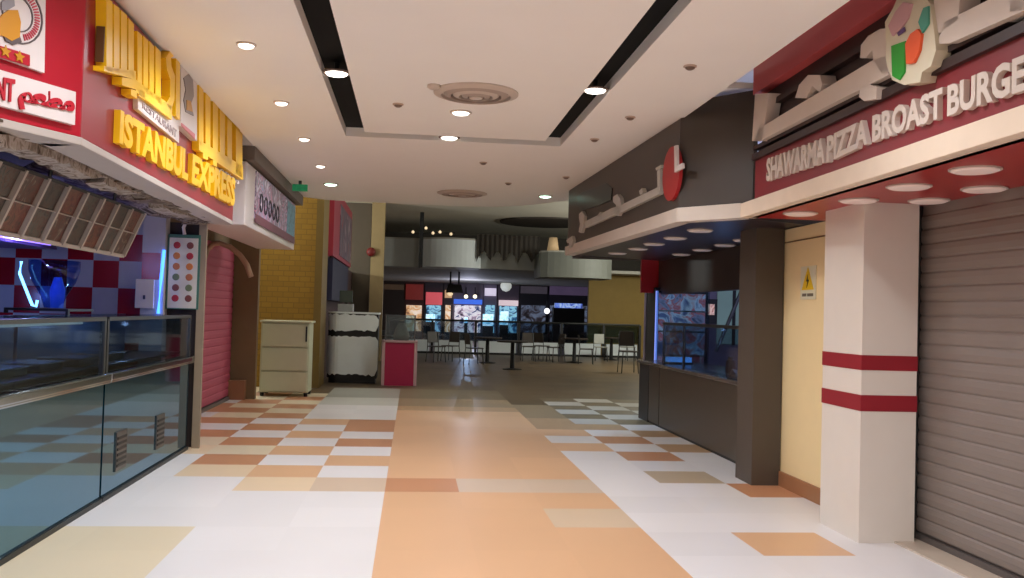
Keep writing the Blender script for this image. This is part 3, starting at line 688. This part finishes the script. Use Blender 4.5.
for x, y, l in ((2.68,9.16,'flat lamp second in the front row of the dark soffit'),(2.68,10.0,'flat lamp third in the front row of the dark soffit'),(2.70,10.8,'flat lamp fourth in the front row of the dark soffit'),
                (2.65,11.7,'flat lamp furthest along the front row of the dark soffit'), (3.40,9.1,'flat lamp nearest the charcoal pillar in the back row of the dark soffit'),(3.43,9.79,'flat lamp second in the back row of the dark soffit'),(3.44,10.6,'flat lamp third in the back row of the dark soffit'),(3.45,11.5,'flat lamp furthest in the back row of the dark soffit')):
    dup(d2, (x,y,SF+.01), l, 'dark soffit lamps')
tag(build('pillar', MB().box(3.03,3.29,7.82,8.22,0,SF+.01), mat('pillar_charcoal', (84,74,64), .5, var=.06)), 'charcoal square pillar at the near end of the dark counter', 'pillar', )
struct('wall_right_3', MB().box(3.29,6.0,7.86,7.98,0,2.34), mat('side_wall_plum', (60,54,62), .6))
struct('wall_right_4', MB().box(5.6,5.7,7.98,14.0,0,2.34), mat('shop_back_wall', (112,104,124), .6))
struct('trim_12', MB().box(3.62,3.72,8.0,13.2,1.80,2.31), mat('header_brown', (48,36,34), .5))
tag(build('partition', MB().box(3.36,3.64,13.2,13.26,1.82,2.45), mat('end_panel_red', (160,16,24), .4)), 'narrow red upright panel at the far end of the dark shop header', 'partition')
dc = thing('display_counter', (3.6,10.2,0), 'dark brown counter with glass display case under the charcoal sign', 'display counter')
fb = mat('counter_brown', (74,64,54), .35, var=.06)
build('front_panel', MB().box(3.3,3.34,8.24,11.85,.03,.80), fb, dc, .004)
build('end_front_panel', MB().box(3.3,3.34,11.88,12.4,.03,.80), fb, dc, .004)
build('end_post', MB().box(3.3,3.36,12.43,12.95,.0,.82), charcoal_dk, dc, .004)
build('kick_plate', MB().box(3.31,3.36,8.24,12.4,0,.04), black, dc)
build('carcass', MB().box(3.36,4.05,8.24,12.9,.02,.80), black, dc)
build('ledge', MB().box(3.27,4.1,8.24,12.98,.80,.84), mat('ledge_grey', (120,112,104), .2, metal=.4), dc, .006)
build('glass_front', MB().box(3.33,3.34,8.9,11.8,.84,1.37), pane_dk, dc); build('glass_top', MB().box(3.33,3.95,8.9,11.8,1.37,1.385), pane_dk, dc)
for y in (8.9,10.9,11.8): build('glass_post', MB().box(3.32,3.345,y-.015,y+.015,.84,1.385), steel_dk, dc)
build('glass_rail', MB().box(3.31,3.35,8.88,11.82,1.365,1.40), steel_dk, dc)
# pale cloths and dishes in the case
for k, (y, h_, l, c_) in enumerate(((9.05,.1,'pale crumpled cloth lying in the dark counter glass case',(150,140,134)), (9.3,.16,'dark red jar inside the dark counter glass case',(80,30,30)))):
    if k == 0:
        mb = MB(); rd = random.Random(5); n = 8; P = [[(3.42+.05*i, 9.0+.09*j, .845+rd.uniform(.0,.09)) for i in range(6)] for j in range(n)]
        for j in range(n-1):
            for i in range(5): mb.add([P[j][i],P[j][i+1],P[j+1][i+1],P[j+1][i]], [(0,1,2,3)])
        tag(build('cloth', mb, mat('cloth_pale', c_, .8), smooth=True), l, 'cloth')
    else:
        j_ = thing('jar', (3.55,9.85,.84), l, 'jar'); build('body', MB().lathe((3.55,9.85,.84), [(.05,0),(.06,.05),(.055,.16),(.03,.18)], 14), mat('jar_red', c_, .3), j_, smooth=True); build('lid', MB().lathe((3.55,9.85,.84), [(.035,.18),(.035,.205)], 14), steel_dk, j_)
# lit things inside the dark shop
fg = thing('drinks_fridge', (4.3,12.6,0), 'glass door drinks fridge glowing blue at the far end of the dark counter', 'fridge')
Fx0, Fx1, Fy = 3.55, 4.35, 12.98
build('cabinet', MB().box(Fx0,Fx1,Fy+.1,Fy+.6,.0,1.9), dim_black, fg)
build('lit_interior', MB().box(Fx0+.05,Fx1-.05,Fy+.08,Fy+.1,.5,1.82), photo_mat('fridge_drinks', [(60,60,90),(120,116,150),(160,70,76),(160,170,200),(76,84,130)], 3, .4, .6), fg)
build('edge_light', MB().box(Fx0,Fx0+.03,Fy+.06,Fy+.1,.5,1.85), mat('fridge_blue', (120,140,230), .4, emit=1.1, var=0), fg)
build('door', MB().box(Fx0,Fx1,Fy+.03,Fy+.04,.3,1.85), pane, fg)
for z in (.9,1.25,1.55): build('shelf', MB().box(Fx0+.05,Fx1-.05,Fy+.04,Fy+.08,z,z+.02), steel_dk, fg)
def yb(mb, x0, y0, x1, y1, Y, d): a, b = onY(x0,y0,Y), onY(x1,y1,Y); return mb.box(a.x,b.x,Y,Y+d,b.z,a.z)
c0 = onY(703,310,13.86)
lb = thing('menu_light_box', c0, 'lit pinkish menu screen on the back wall of the dark shop', 'menu screen')
build('casing', yb(MB(), 676,298,717,324,13.86,.04), dim_black, lb)
for k in range(4):
    build('lit_panel', yb(MB(), 679+9.3*k,303+(k % 2),686.5+9.3*k,314+(k % 2),13.845,.015), photo_mat('screen_%d' % (k % 2), [(120,70,70),(210,180,170),(160,90,80)], 9, .4, .6), lb)
c0 = onY(731,308,13.86)
pw = thing('backlit_screen', c0, 'pale greenish lit panel in the dark shop beside the charcoal pillar', 'panel')
build('sheet', yb(MB(), 718,288,760,345,13.85,.03), mat('panel_mint', (110,136,130), .4, emit=.3, var=.2, scale=2), pw)
build('divider', yb(MB(), 733,288,735,345,13.84,.02), dim_black, pw)
a, b = onY(667,346,12.0), onY(692,350,12.0)
gl = thing('work_lamp', (a.x,12,.84), 'bluish glowing strip lamp lying on the far end of the dark counter', 'lamp')
build('base', MB().box(a.x,b.x,11.95,12.12,.84,.865), dim_black, gl); build('glow_strip', MB().box(a.x+.01,b.x-.01,11.97,12.10,.865,.93), mat('glow_sky', (90,150,220), .4, emit=.9, var=.3, scale=9), gl)
p0, p1 = onY(741,292,11.5), onY(716,352,11.5)
tag(build('leaning_pole', MB().tube([(p1.x,11.5,p1.z),p0,(p0.x+(p0.x-p1.x)*.5,11.5,2.3)], .025), steel_dk), 'dark slanted pole leaning inside the dark shop behind the glass case', 'pole')

# ================================================================== FAR HALL
dimw = mat('dim_white', (215,222,224), .6, var=.05)
dimg = mat('dim_grey', (165,162,152), .7, var=.08)
dk_wall = mat('dark_wall', (84,78,70), .8)
olive = mat('olive_wall', (138,112,50), .7, var=.1)
struct('wall_far', MB().box(-9,12,47.5,47.7,0,2.9), dk_wall)
struct('trim_13', MB().box(-9,12,30.4,47.5,2.9,3.0), dimg)                 # deck above the far shops
struct('wall_far_2', MB().box(-9,12,36,36.2,3.0,4.6), dk_wall)
struct('wall_far_left', MB().box(-8,-1.25,26.4,26.6,0,4.5), mat('far_wall_grey', (92,82,70), .8))
struct('wall_far_right', MB().box(6.2,12,31.8,32,0,2.9), olive)
struct('wall_court_left', MB().box(-8.2,-8,14.8,26.6,0,4.6), dk_wall)
struct('wall_court_right', MB().box(11.8,12,13.3,47.5,0,4.6), dk_wall)
struct('wall_hall_right', MB().box(3.62,12,13.9,14.0,0,2.34), mat('shop_back_wall', (112,104,124), .6))
struct('wall_hall_right_2', MB().box(2.45,12,13.9,14.0,2.34,4.5), dk_wall)
tag(build('beige_column', MB().box(-1.22,-.85,26,26.4,0,4.5), mat('column_beige', (164,142,100), .6)), 'beige square column beyond the kiosk', 'column')
rb = thing('alarm_bell', (-1.1,25.9,3.0), 'small dark red round alarm bell on the beige column', 'alarm bell')
pb = onY(371,252,25.95); build('dome', MB().lathe(pb, [(.10,.05),(.13,0),(.10,-.06),(.04,-.08)], 20, axis='y'), mat('bell_red', (120,30,28), .5), rb, smooth=True); build('mount', MB().box(pb.x-.05,pb.x+.05,25.95,26.0,pb.z-.05,pb.z+.05), black, rb)
# maroon shop sign at the left beyond the column
ms = thing('hanging_sign', (-1.6,20.5,2.5), 'dim maroon projecting shop sign with pale figure beyond the brick column', 'shop sign')
build('board', MB().box(-1.72,-1.6,18.3,23.5,2.5,3.9), mat('sign_maroon_dim', (170,50,72), .5), ms)
build('picture', MB().box(-1.6,-1.59,19.8,23.3,2.6,3.7), photo_mat('figure_pic', [(150,40,60),(120,110,120),(90,60,90),(170,150,160)], 1.6, .5, 0, 1.), ms)
nv = thing('navy_banner', (-1.6,20.5,1.3), 'dark navy banner under the maroon sign', 'banner')
build('cloth', MB().box(-1.72,-1.62,18.6,23,1.62,2.48), mat('navy', (44,44,72), .7), nv); build('rod', MB().tube([(-1.66,18.5,2.48),(-1.66,23.1,2.48)], .02), black, nv)
struct('wall_left_4', MB().box(-1.9,-1.75,17.9,26.4,0,2.5), mat('wall_plum', (70,48,52), .8))
# kiosk with peeling white panels
kk = thing('kiosk_counter', (-1.15,18.5,0), 'white curved kiosk counter with peeling edges and dark base', 'kiosk')
def outline(off=0):
    pts = [(-1.66+off, 18.75)]
    for k in range(7): a = PI+k*PI/2/6; pts.append((-1.42+(.24-off)*math.cos(a), 18.30+(.24-off)*math.sin(a)))
    pts += [(-.64-off, 18.06+off), (-.64-off, 18.75)]
    return pts
build('body', MB().prism([(x,y,.1) for x, y in outline(.02)], (0,0,1.26)), dim_black, kk)
build('base', MB().prism([(x,y,0) for x, y in outline(.05)], (0,0,.1)), black, kk)
build('top', MB().prism([(x,y,1.36) for x, y in outline(0)], (0,0,.035)), kiosk_white, kk)
def peel(z0, z1, seed):
    rd = random.Random(seed); mb = MB(); o_ = outline(.01); pts = []
    for i in range(1, len(o_)-2):
        p, q_ = Vector(o_[i]), Vector(o_[i+1]); n = 14 if i == len(o_)-3 else 2
        for k in range(n): pts.append(p.lerp(q_, k/n))
    pts.append(Vector(o_[-2]))
    lo_ = []; hi_ = []; N = len(pts)
    for i, p in enumerate(pts):
        e = 1 if i in (0, N-1) else 0
        lo_.append(z0+rd.uniform(0,.05)+e*.12); hi_.append(z1-rd.uniform(0,.03)-e*.08)
    for i in range(N-1):
        a, b = pts[i], pts[i+1]
        mb.add([(a.x,a.y,lo_[i]),(b.x,b.y,lo_[i+1]),(b.x,b.y,hi_[i+1]),(a.x,a.y,hi_[i])], [(0,1,2,3)])
    return mb
build('upper_panel', peel(1.0, 1.36, 2), kiosk_white, kk); build('lower_panel', peel(.14, .93, 4), kiosk_white, kk)
cr_ = thing('cash_register', (-1.35,18.5,1.395), 'small cash register with screen on the white kiosk', 'cash register')
build('base', MB().box(-1.48,-1.18,18.4,18.7,1.395,1.55), mat('register_grey', (150,150,146), .5), cr_, .01); build('screen', MB().box(-1.46,-1.2,18.5,18.54,1.58,1.82), mat('screen_dark', (60,72,62), .3), cr_, .01); build('neck', MB().box(-1.36,-1.3,18.54,18.58,1.5,1.7), black, cr_)
# pink counter with glass case
pk = thing('pink_counter', (-.22,18,0), 'bright pink fronted small counter with pale edges beside the kiosk', 'counter')
build('pale_frame', MB().box(-.56,-.50,17.7,18.3,0,.86).box(.06,.12,17.7,18.3,0,.86).box(-.56,.12,17.7,18.3,.83,.87), mat('frame_pale', (196,160,160), .5), pk, .006)
build('pink_front', MB().box(-.50,.06,17.72,17.76,0,.83), hot_pink, pk)
gc = thing('glass_case', (-.22,18,.87), 'small glass display case on the pink counter', 'display case')
for (x, y) in ((-.5,17.76),(.06,17.76),(-.5,18.24),(.06,18.24)): build('post', MB().box(x-.012,x+.012,y-.012,y+.012,.87,1.36), steel_dk, gc)
build('glass_pane', MB().box(-.5,.06,17.755,17.765,.88,1.35), pane, gc); build('top', MB().box(-.52,.08,17.74,18.26,1.35,1.365), pane_dk, gc)
bg = thing('wrapped_bundle', (-.2,18,.87), 'pale tan wrapped bundle inside the small glass case', 'bundle')
build('body', MB().lathe((-.2,18,.87), [(.15,0),(.16,.1),(.11,.25),(.05,.36),(.06,.4)], 14), mat('bundle_tan', (150,124,110), .8, var=.2), bg, smooth=True); build('tie', MB().lathe((-.2,18,.87), [(.058,.34),(.058,.37)], 12), black, bg)

# balustrade: low white wall with glass panels
bl = thing('balustrade', (2.5,31.4,0), 'white low parapet with glass panels and dark rail across the far hall', 'balustrade')
xs = [-.8,.7,2.2,3.7,5.2,6.7,8.0]
for a, b in zip(xs[:-1], xs[1:]):
    build('parapet_panel', MB().box(a+.1,b-.1,31.4,31.55,.07,.46), dimw, bl); build('glass_panel', MB().box(a+.06,b-.06,31.46,31.48,.5,1.12), pane_dk, bl)
for x in xs: build('post', MB().box(x-.04,x+.04,31.42,31.52,0,1.14), black, bl)
build('base_strip', MB().box(xs[0],xs[-1],31.38,31.56,0,.07), black, bl); build('handrail', MB().tube([(xs[0],31.47,1.15),(xs[-1],31.47,1.15)], .035), steel_dk, bl)

# upper balcony drums
def drum(name, pts, z0, z1, y, depth, m, label, bulge=.5):
    P0 = onY(pts[0], 252, y).x; P1 = onY(pts[1], 252, y).x
    arc = [(P0+(P1-P0)*k/12, y-bulge*math.sin(PI*k/12)**.6) for k in range(13)]
    t = thing(name, ((P0+P1)/2,y,z0), label, 'balcony')
    build('front', MB().prism([(a,b,z0) for a, b in arc]+[(P1,y+depth,z0),(P0,y+depth,z0)], (0,0,z1-z0)), m, t)
    build('cap', MB().prism([(a,b,z1) for a, b in arc]+[(P1,y+depth,z1),(P0,y+depth,z1)], (0,0,.05)), dimg, t)
drum('balcony', (382,419), 2.86, 3.75, 29.6, .8, mat('balcony_grey', (176,178,174), .6), 'grey flat balcony front left of the black pole', .02)
drum('balcony', (421,481), 2.86, 3.74, 29.2, 1.2, dimw, 'pale curved white balcony front in the middle of the far hall')
drum('balcony', (481,545), 2.9, 3.45, 30.0, .8, mat('balcony_mid', (190,194,190), .6), 'grey balcony front behind the dark hanging drapery', .05)
drum('balcony', (541,612), 2.62, 3.40, 28.4, 1.5, mat('balcony_dim', (108,110,102), .6), 'dim grey curved balcony front at the far right by the charcoal sign')
bpl = onY(422,217,28.4); bpb = onY(422,268,28.4)
tag(build('hanging_pole', MB().box(bpl.x-.06,bpl.x+.06,28.2,28.32,bpb.z,4.5), black), 'black vertical pole before the balcony', 'pole')
# dark ragged drapery
mb = MB(); A_, B_ = onY(477,236,28.9), onY(540,236,28.9); top = 3.95
n = 26; rd = random.Random(9)
for k in range(n):
    x0 = A_.x+(B_.x-A_.x)*k/n; x1 = A_.x+(B_.x-A_.x)*(k+1)/n
    d0 = 3.05+.35*abs(math.sin(k*.55))+rd.uniform(-.06,.06); d1 = 3.05+.35*abs(math.sin((k+1)*.55))
    mb.add([(x0,28.9+.03*(k % 2),d0),(x1,28.9+.03*((k+1) % 2),d1),(x1,28.9+.03*((k+1) % 2),top),(x0,28.9+.03*(k % 2),top)], [(0,1,2,3)])
tag(build('drapery', mb, mat('drapery_dark', (52,46,40), .9, var=.5, scale=1.5)), 'dark ragged drapery hanging over the middle balcony', 'drapery')
# string of lights above the balcony
sl_ = thing('string_lights', (0.8,29.4,3.8), 'row of small warm lights above the pale balcony', 'string lights')
build('wire', MB().tube([onY(408,233,29.6), onY(455,233,29.6)], .012), black, sl_)
for x, y in ((426,228),(440,232),(451,234),(413,232),(433,233)):
    build('bulb', MB().lathe(onY(x,y,29.6), [(.01,-.05),(.04,-.03),(.05,0),(.035,.03),(.01,.05)], 10), mat('bulb_warm', (255,225,180), .4, emit=.9, var=0), sl_, smooth=True)
# lit beige lamp shade shape on the right balcony
ls = thing('lamp_shade', onY(553,250,28.8), 'beige tapered lamp shade standing on the right balcony', 'lamp')
pc = onY(553,250,28.8); pc.z = 3.46; build('shade', MB().lathe(pc, [(.2,-.0),(.13,.45)], 14), mat('shade_beige', (190,160,120), .6, emit=.25), ls, smooth=True); build('foot', MB().lathe(pc+Vector((0,0,-.01)), [(.12,0),(.05,.03)], 10), black, ls)
# pendant lamp with two cords
pd = thing('pendant_lamp', (1.5,33,2.0), 'dark box pendant lamp on two cords under the far deck', 'pendant lamp')
a, b = onY(446,284,33), onY(463,293,33)
build('shade', MB().prism([(a.x,32.9,b.z),(b.x,32.9,b.z),(b.x-.08,32.9,a.z),(a.x+.08,32.9,a.z)], (0,.3,0)), black, pd)
for x in (a.x+.16, b.x-.16): build('cord', MB().tube([(x,33.05,a.z),(x,33.05,2.9)], .035, 6), black, pd)
build('bulb', MB().lathe(((a.x+b.x)/2-.15,33.05,b.z), [(.02,-.12),(.09,-.08),(.1,-.02),(.06,0)], 10), mat('bulb_warm', (255,225,180), .4, emit=1.6, var=0), pd, smooth=True)
# ring feature in the hall ceiling
rc = onZ(548,222,4.5)
tag(build('ceiling_ring', MB().lathe((rc.x,rc.y,4.5), [(1.6,0),(1.6,-.05),(1.35,-.05)], 32), mat('ring_brown', (60,50,42), .7)), 'dark oval ring in the hall ceiling before the charcoal sign', 'ceiling ring')

# far lit shops -----------------------------------------------------------
def far_shop(x0, x1, label, sign, sign_y, glow, body=(60,54,58), extra=None):
    Y = 46.
    a = onY(x0, sign_y[0], Y); b = onY(x1, sign_y[1], Y)
    t = thing('far_shop', ((a.x+b.x)/2, Y, 0), label, 'shop front', 'lit shops at the far side')
    build('facade', MB().box(a.x,b.x,Y+.1,Y+.4,0,2.88), mat('far_body_%d%d%d' % body, body, .7), t)
    build('sign_panel', MB().box(a.x+.05,b.x-.05,Y-.05,Y+.1,b.z,a.z), mat('far_sign_%d%d%d' % sign, sign, .5, emit=.75, var=.3, scale=1.4), t)
    if glow:
        g0 = onY(x0, 305, Y); g1 = onY(x1, 333, Y)
        build('lit_opening', MB().box(a.x+.1,b.x-.1,Y,Y+.1,g1.z,min(b.z-.03,g0.z)), photo_mat('far_glow_%d' % glow[0], glow[1], 1.6, .5, .8), t)
    build('counter', MB().box(a.x+.05,b.x-.05,Y-.7,Y-.2,0,.42), mat('far_counter', (70,72,74), .5), t)
    if extra: extra(t, a, b, Y)
blue_pal = (1, [(16,22,30),(40,90,130),(150,210,235),(30,60,90),(20,24,30)])
warm_pal = (2, [(120,80,60),(210,160,110),(240,220,200),(150,110,90)])
mix_pal = (3, [(30,28,40),(160,140,160),(240,235,240),(40,60,110),(20,22,30)])
dark_pal = (4, [(14,14,16),(40,34,40),(90,100,120),(30,40,60)])
far_shop(381,405,'dark brown boarded shop front left of the lit row', (54,40,28), (284,290), None, (56,42,30))
far_shop(405,424,'shop with a dark red framed board and warm opening', (92,26,20), (284,300), warm_pal, (70,36,28))
far_shop(425,443,'shop with a glowing red and pink sign', (200,80,86), (292,305), blue_pal)
far_shop(444,453,'narrow warm lit shop bay left of the blue sign', (190,150,110), (290,298), warm_pal)
far_shop(453,483,'shop with a long bright blue lit sign', (60,110,235), (299,304.5), mix_pal, (120,108,120))
far_shop(484,497,'shop with white lit counter right of the blue sign', (215,205,225), (288,296), blue_pal, (120,112,130))
far_shop(498,519,'shop with a pale pink glowing sign behind the white round lamp', (230,205,210), (300,306), blue_pal, (96,84,96))
far_shop(520,548,'dark shop front with small bright spot light', (58,52,60), (286,294), dark_pal, (40,36,42))
far_shop(549,596,'dark violet shop front with a blue glow low down', (66,54,76), (286,296), dark_pal, (46,40,52))
# bright blue and warm lamps in front of those shops
def ball(name, x, y, Y, r, rgb, e, label, cat='lamp'):
    p = onY(x, y, Y); t = thing(name, p, label, cat)
    build('globe', MB().lathe(p, [(.02*r,-r),(.6*r,-.8*r),(r*.97,-.25*r),(r*.97,.25*r),(.6*r,.8*r),(.02*r,r)], 16), mat('globe_%d%d%d' % rgb, rgb, .4, emit=e, var=.1), t, smooth=True)
    build('stem', MB().tube([p+Vector((0,0,r)), p+Vector((0,0,r+.35))], .025, 6), black, t)
ball('globe_lamp', 506, 286, 44, .28, (210,214,206), .5, 'large round white lamp hanging before the pink far sign')
ball('globe_lamp', 466, 296.5, 44.5, .1, (255,235,205), 1.8, 'small warm lamp left above the blue far sign')
ball('globe_lamp', 475, 296.5, 44.5, .1, (255,235,205), 1.8, 'small warm lamp right above the blue far sign')
ball('globe_lamp', 547, 311, 44, .14, (245,245,250), 2.2, 'bright white spot light before the dark far shops')
bs = thing('glow_case', onY(566,306,44), 'bluish lit display case before the violet far shop', 'display case')
a, b = onY(555,303,44), onY(582,308.5,44)
build('lit_glass', MB().box(a.x,b.x,43.9,44.1,b.z,a.z), photo_mat('glow_case_blue', [(40,60,120),(170,195,235),(90,120,210),(60,70,140)], 1.8, .4, .9), bs); build('cabinet', MB().box(a.x-.1,b.x+.1,43.8,44.2,0,b.z), black, bs)
for k, (x, y, w_, h_, l) in enumerate(((430.5,318,9,8,'pale blue lit display box under the red far sign'), (488,320,10,12,'cyan lit display box right of the blue sign'), (504,318,8,14,'blue white lit display box under the pink far sign'), (466,320,3,6,'tiny white lit box under the blue far sign'))):
    a, b = onY(x-w_/2, y-h_/2, 43), onY(x+w_/2, y+h_/2, 43)
    t = thing('lit_box', ((a.x+b.x)/2,43,0), l, 'display case', 'lit boxes before the far shops')
    build('lit_glass', MB().box(a.x,b.x,42.9,43.1,b.z,a.z), photo_mat('lit_box_blue', [(40,110,150),(150,215,240),(220,240,250),(60,130,180)], 2.5, .4, 1.), t); build('plinth', MB().box(a.x,b.x,42.85,43.15,0,b.z), dim_black, t)

# tables and chairs -------------------------------------------------------
wood_dk = mat('table_dark', (46,38,34), .4); seat_m = mat('chair_dark', (58,50,44), .5); seat_w = mat('chair_pale', (150,150,140), .5)
def table(loc, label):
    t = thing('pedestal_table', loc, label, 'table', 'food court tables')
    v = Vector(loc)
    build('tabletop', MB().lathe(v, [(.40,.70),(.42,.715),(.42,.735),(.40,.745)], 28), wood_dk, t); build('column', MB().lathe(v, [(.06,.02),(.05,.70)], 12), black, t); build('base', MB().lathe(v, [(.25,0),(.25,.015),(.07,.04)], 24), black, t)
    return t
def chair(loc, label, m=seat_m):
    t = thing('food_court_chair', loc, label, 'chair', 'food court chairs'); v = Vector(loc)
    build('seat', MB().box(v.x-.2,v.x+.2,v.y-.2,v.y+.2,v.z+.43,v.z+.46), m, t, .01)
    build('backrest', MB().prism([v+Vector((-.19,.2,.55)), v+Vector((.19,.2,.55)), v+Vector((.16,.25,.86)), v+Vector((-.16,.25,.86))], (0,.02,0)), m, t, .005)
    for sx in (-1,1):
        build('leg', MB().tube([v+Vector((sx*.2,-.2,0)), v+Vector((sx*.17,-.17,.43))], .014, 6), steel_dk, t)
        build('leg', MB().tube([v+Vector((sx*.2,.24,0)), v+Vector((sx*.18,.19,.45)), v+Vector((sx*.17,.23,.84))], .014, 6), steel_dk, t)
    return t
def gz(x, y): p = onZ(x, y, 0); return (p.x, p.y, 0)
ta = table(gz(512,369.5), 'dark pedestal table standing alone in the middle of the far floor')
dup(ta, gz(574,362.5), 'dark pedestal table second from left before the olive wall', 'food court tables')
dup(ta, gz(611,360), 'dark pedestal table by the olive wall with pale chairs', 'food court tables')
dup(ta, gz(396,363), 'dark pedestal table half hidden behind the pink counter', 'food court tables')
dup(ta, gz(487,363), 'dark pedestal table left of the lone middle table', 'food court tables')
ch = chair(gz(528,361), 'dark chair right of the lone middle table')
for (x, y, rz, l) in ((541,360,2.5,'dark chair near the parapet right of the middle table'), (555,362,-1.2,'dark chair left of the second pedestal table'), (586,364,1.4,'dark chair right of the second pedestal table'),
                      (436,362,.5,'dark chair near the far parapet right of the pink counter'), (450,361,-.6,'dark chair next to the far parapet under the pendant lamp'), (474,364,1.9,'dark chair left of the two middle tables')):
    dup(ch, gz(x, y), l, 'food court chairs', rz)
cp = chair(gz(600,361), 'pale chair left of the table by the olive wall', seat_w)
dup(cp, gz(627,360.5), 'pale chair right of the table by the olive wall', 'food court chairs', .6)
cs = chair(gz(628,373), 'large dark chair at the far end of the dark counter', seat_m); cs.scale = (1.1,1.1,1.25)

# ================================================================== LIGHT
struct('wall_behind', MB().box(-5,6,-6.3,-6.2,0,3.9), mat('wall_behind_paint', (235,225,215), .8))  # unseen pale wall added to close the back and bounce light
struct('wall_left_5', MB().box(-2.3,-2.2,-6.2,-2,0,3.9), mat('wall_behind_paint', (235,225,215), .8))
struct('wall_right_5', MB().box(3.4,3.5,-6.2,-2,0,3.9), mat('wall_behind_paint', (235,225,215), .8))
world = bpy.data.worlds.new('world'); scene.world = world; world.use_nodes = True
world.node_tree.nodes['Background'].inputs[0].default_value = (*lin((255,236,222)),1); world.node_tree.nodes['Background'].inputs[1].default_value = .3
def spot(name, loc, power, rgb, size=150, blend=1., r=.08):
    l = bpy.data.lights.new(name, 'SPOT'); l.energy = power; l.color = lin(rgb); l.spot_size = math.radians(size); l.spot_blend = blend; l.shadow_soft_size = r; l.specular_factor = .12
    o = bpy.data.objects.new(name, l); COL.objects.link(o); o.location = loc; return o
WARM = (244,247,252); K = .86
for x, y in left_pos: spot('downlight_beam', (x,y,ZC-.05), (60 if y < 10 else 34)*K, WARM, 168, .75)
for x, y in ((-.60,6.74),(1.32,6.82),(.36,7.74),(.31,8.99)): spot('downlight_beam', (x,y,ZC-.06), 60*K, WARM, 168, .75)
for x in (-1.1,.3,1.6):  # unseen beams added beyond the frame to fill the corridor
    for y in (-4.5,-2.,.0,2.2,4.2): spot('downlight_beam', (x,y,ZC-.05), (66 if y > 1 else 105)*K, WARM, 168, .75)
spot('downlight_beam', (-1.17,12.69,ZC-.05), 22, (225,255,240), 140)
spot('downlight_beam', (1.95,12.9,ZC-.05), 120, (160,208,255), 70, .5)
def point(name, loc, power, rgb, r=.15):
    l = bpy.data.lights.new(name, 'POINT'); l.energy = power; l.color = lin(rgb); l.shadow_soft_size = r; l.specular_factor = .0
    o = bpy.data.objects.new(name, l); COL.objects.link(o); o.location = loc; return o
point('blue_shop_light', (-3.1,7.6,1.9), 8, (170,185,255), .03); point('blue_wall_light', (-4.0,8.85,1.5), 4, (110,150,255), .02); point('violet_shop_light', (-3.0,7.3,1.82), 5, (150,120,255)); point('counter_blue_fill', (-2.45,5.4,1.28), 7, (150,180,240), .02); point('counter_blue_fill', (-2.45,8.2,1.28), 5, (170,190,235), .02)  # counter points are unseen fills added to brighten the glass cases
point('dark_shop_fill', (4.5,10.2,2.15), 120, (185,195,250), .05); point('dark_shop_fill', (3.7,10.6,1.34), 5, (160,190,250), .02)  # unseen fill points added to brighten the shop interior
point('hall_fill', (1.5,16.2,4.4), 210, (245,248,244), .3); point('hall_fill', (-3.5,16.2,4.4), 160, (245,248,244), .3); point('hall_fill', (8,24.5,3.2), 700, (245,246,236), .3)  # unseen fill points added to brighten the hall, kept out of view
point('hall_fill', (2.5,41,1.9), 130, (220,225,255), .02); point('hall_fill', (-5.5,23,3.0), 620, (240,246,240), .1)
scene.view_settings.view_transform = 'Standard'; scene.view_settings.look = 'None'; scene.view_settings.exposure = 0
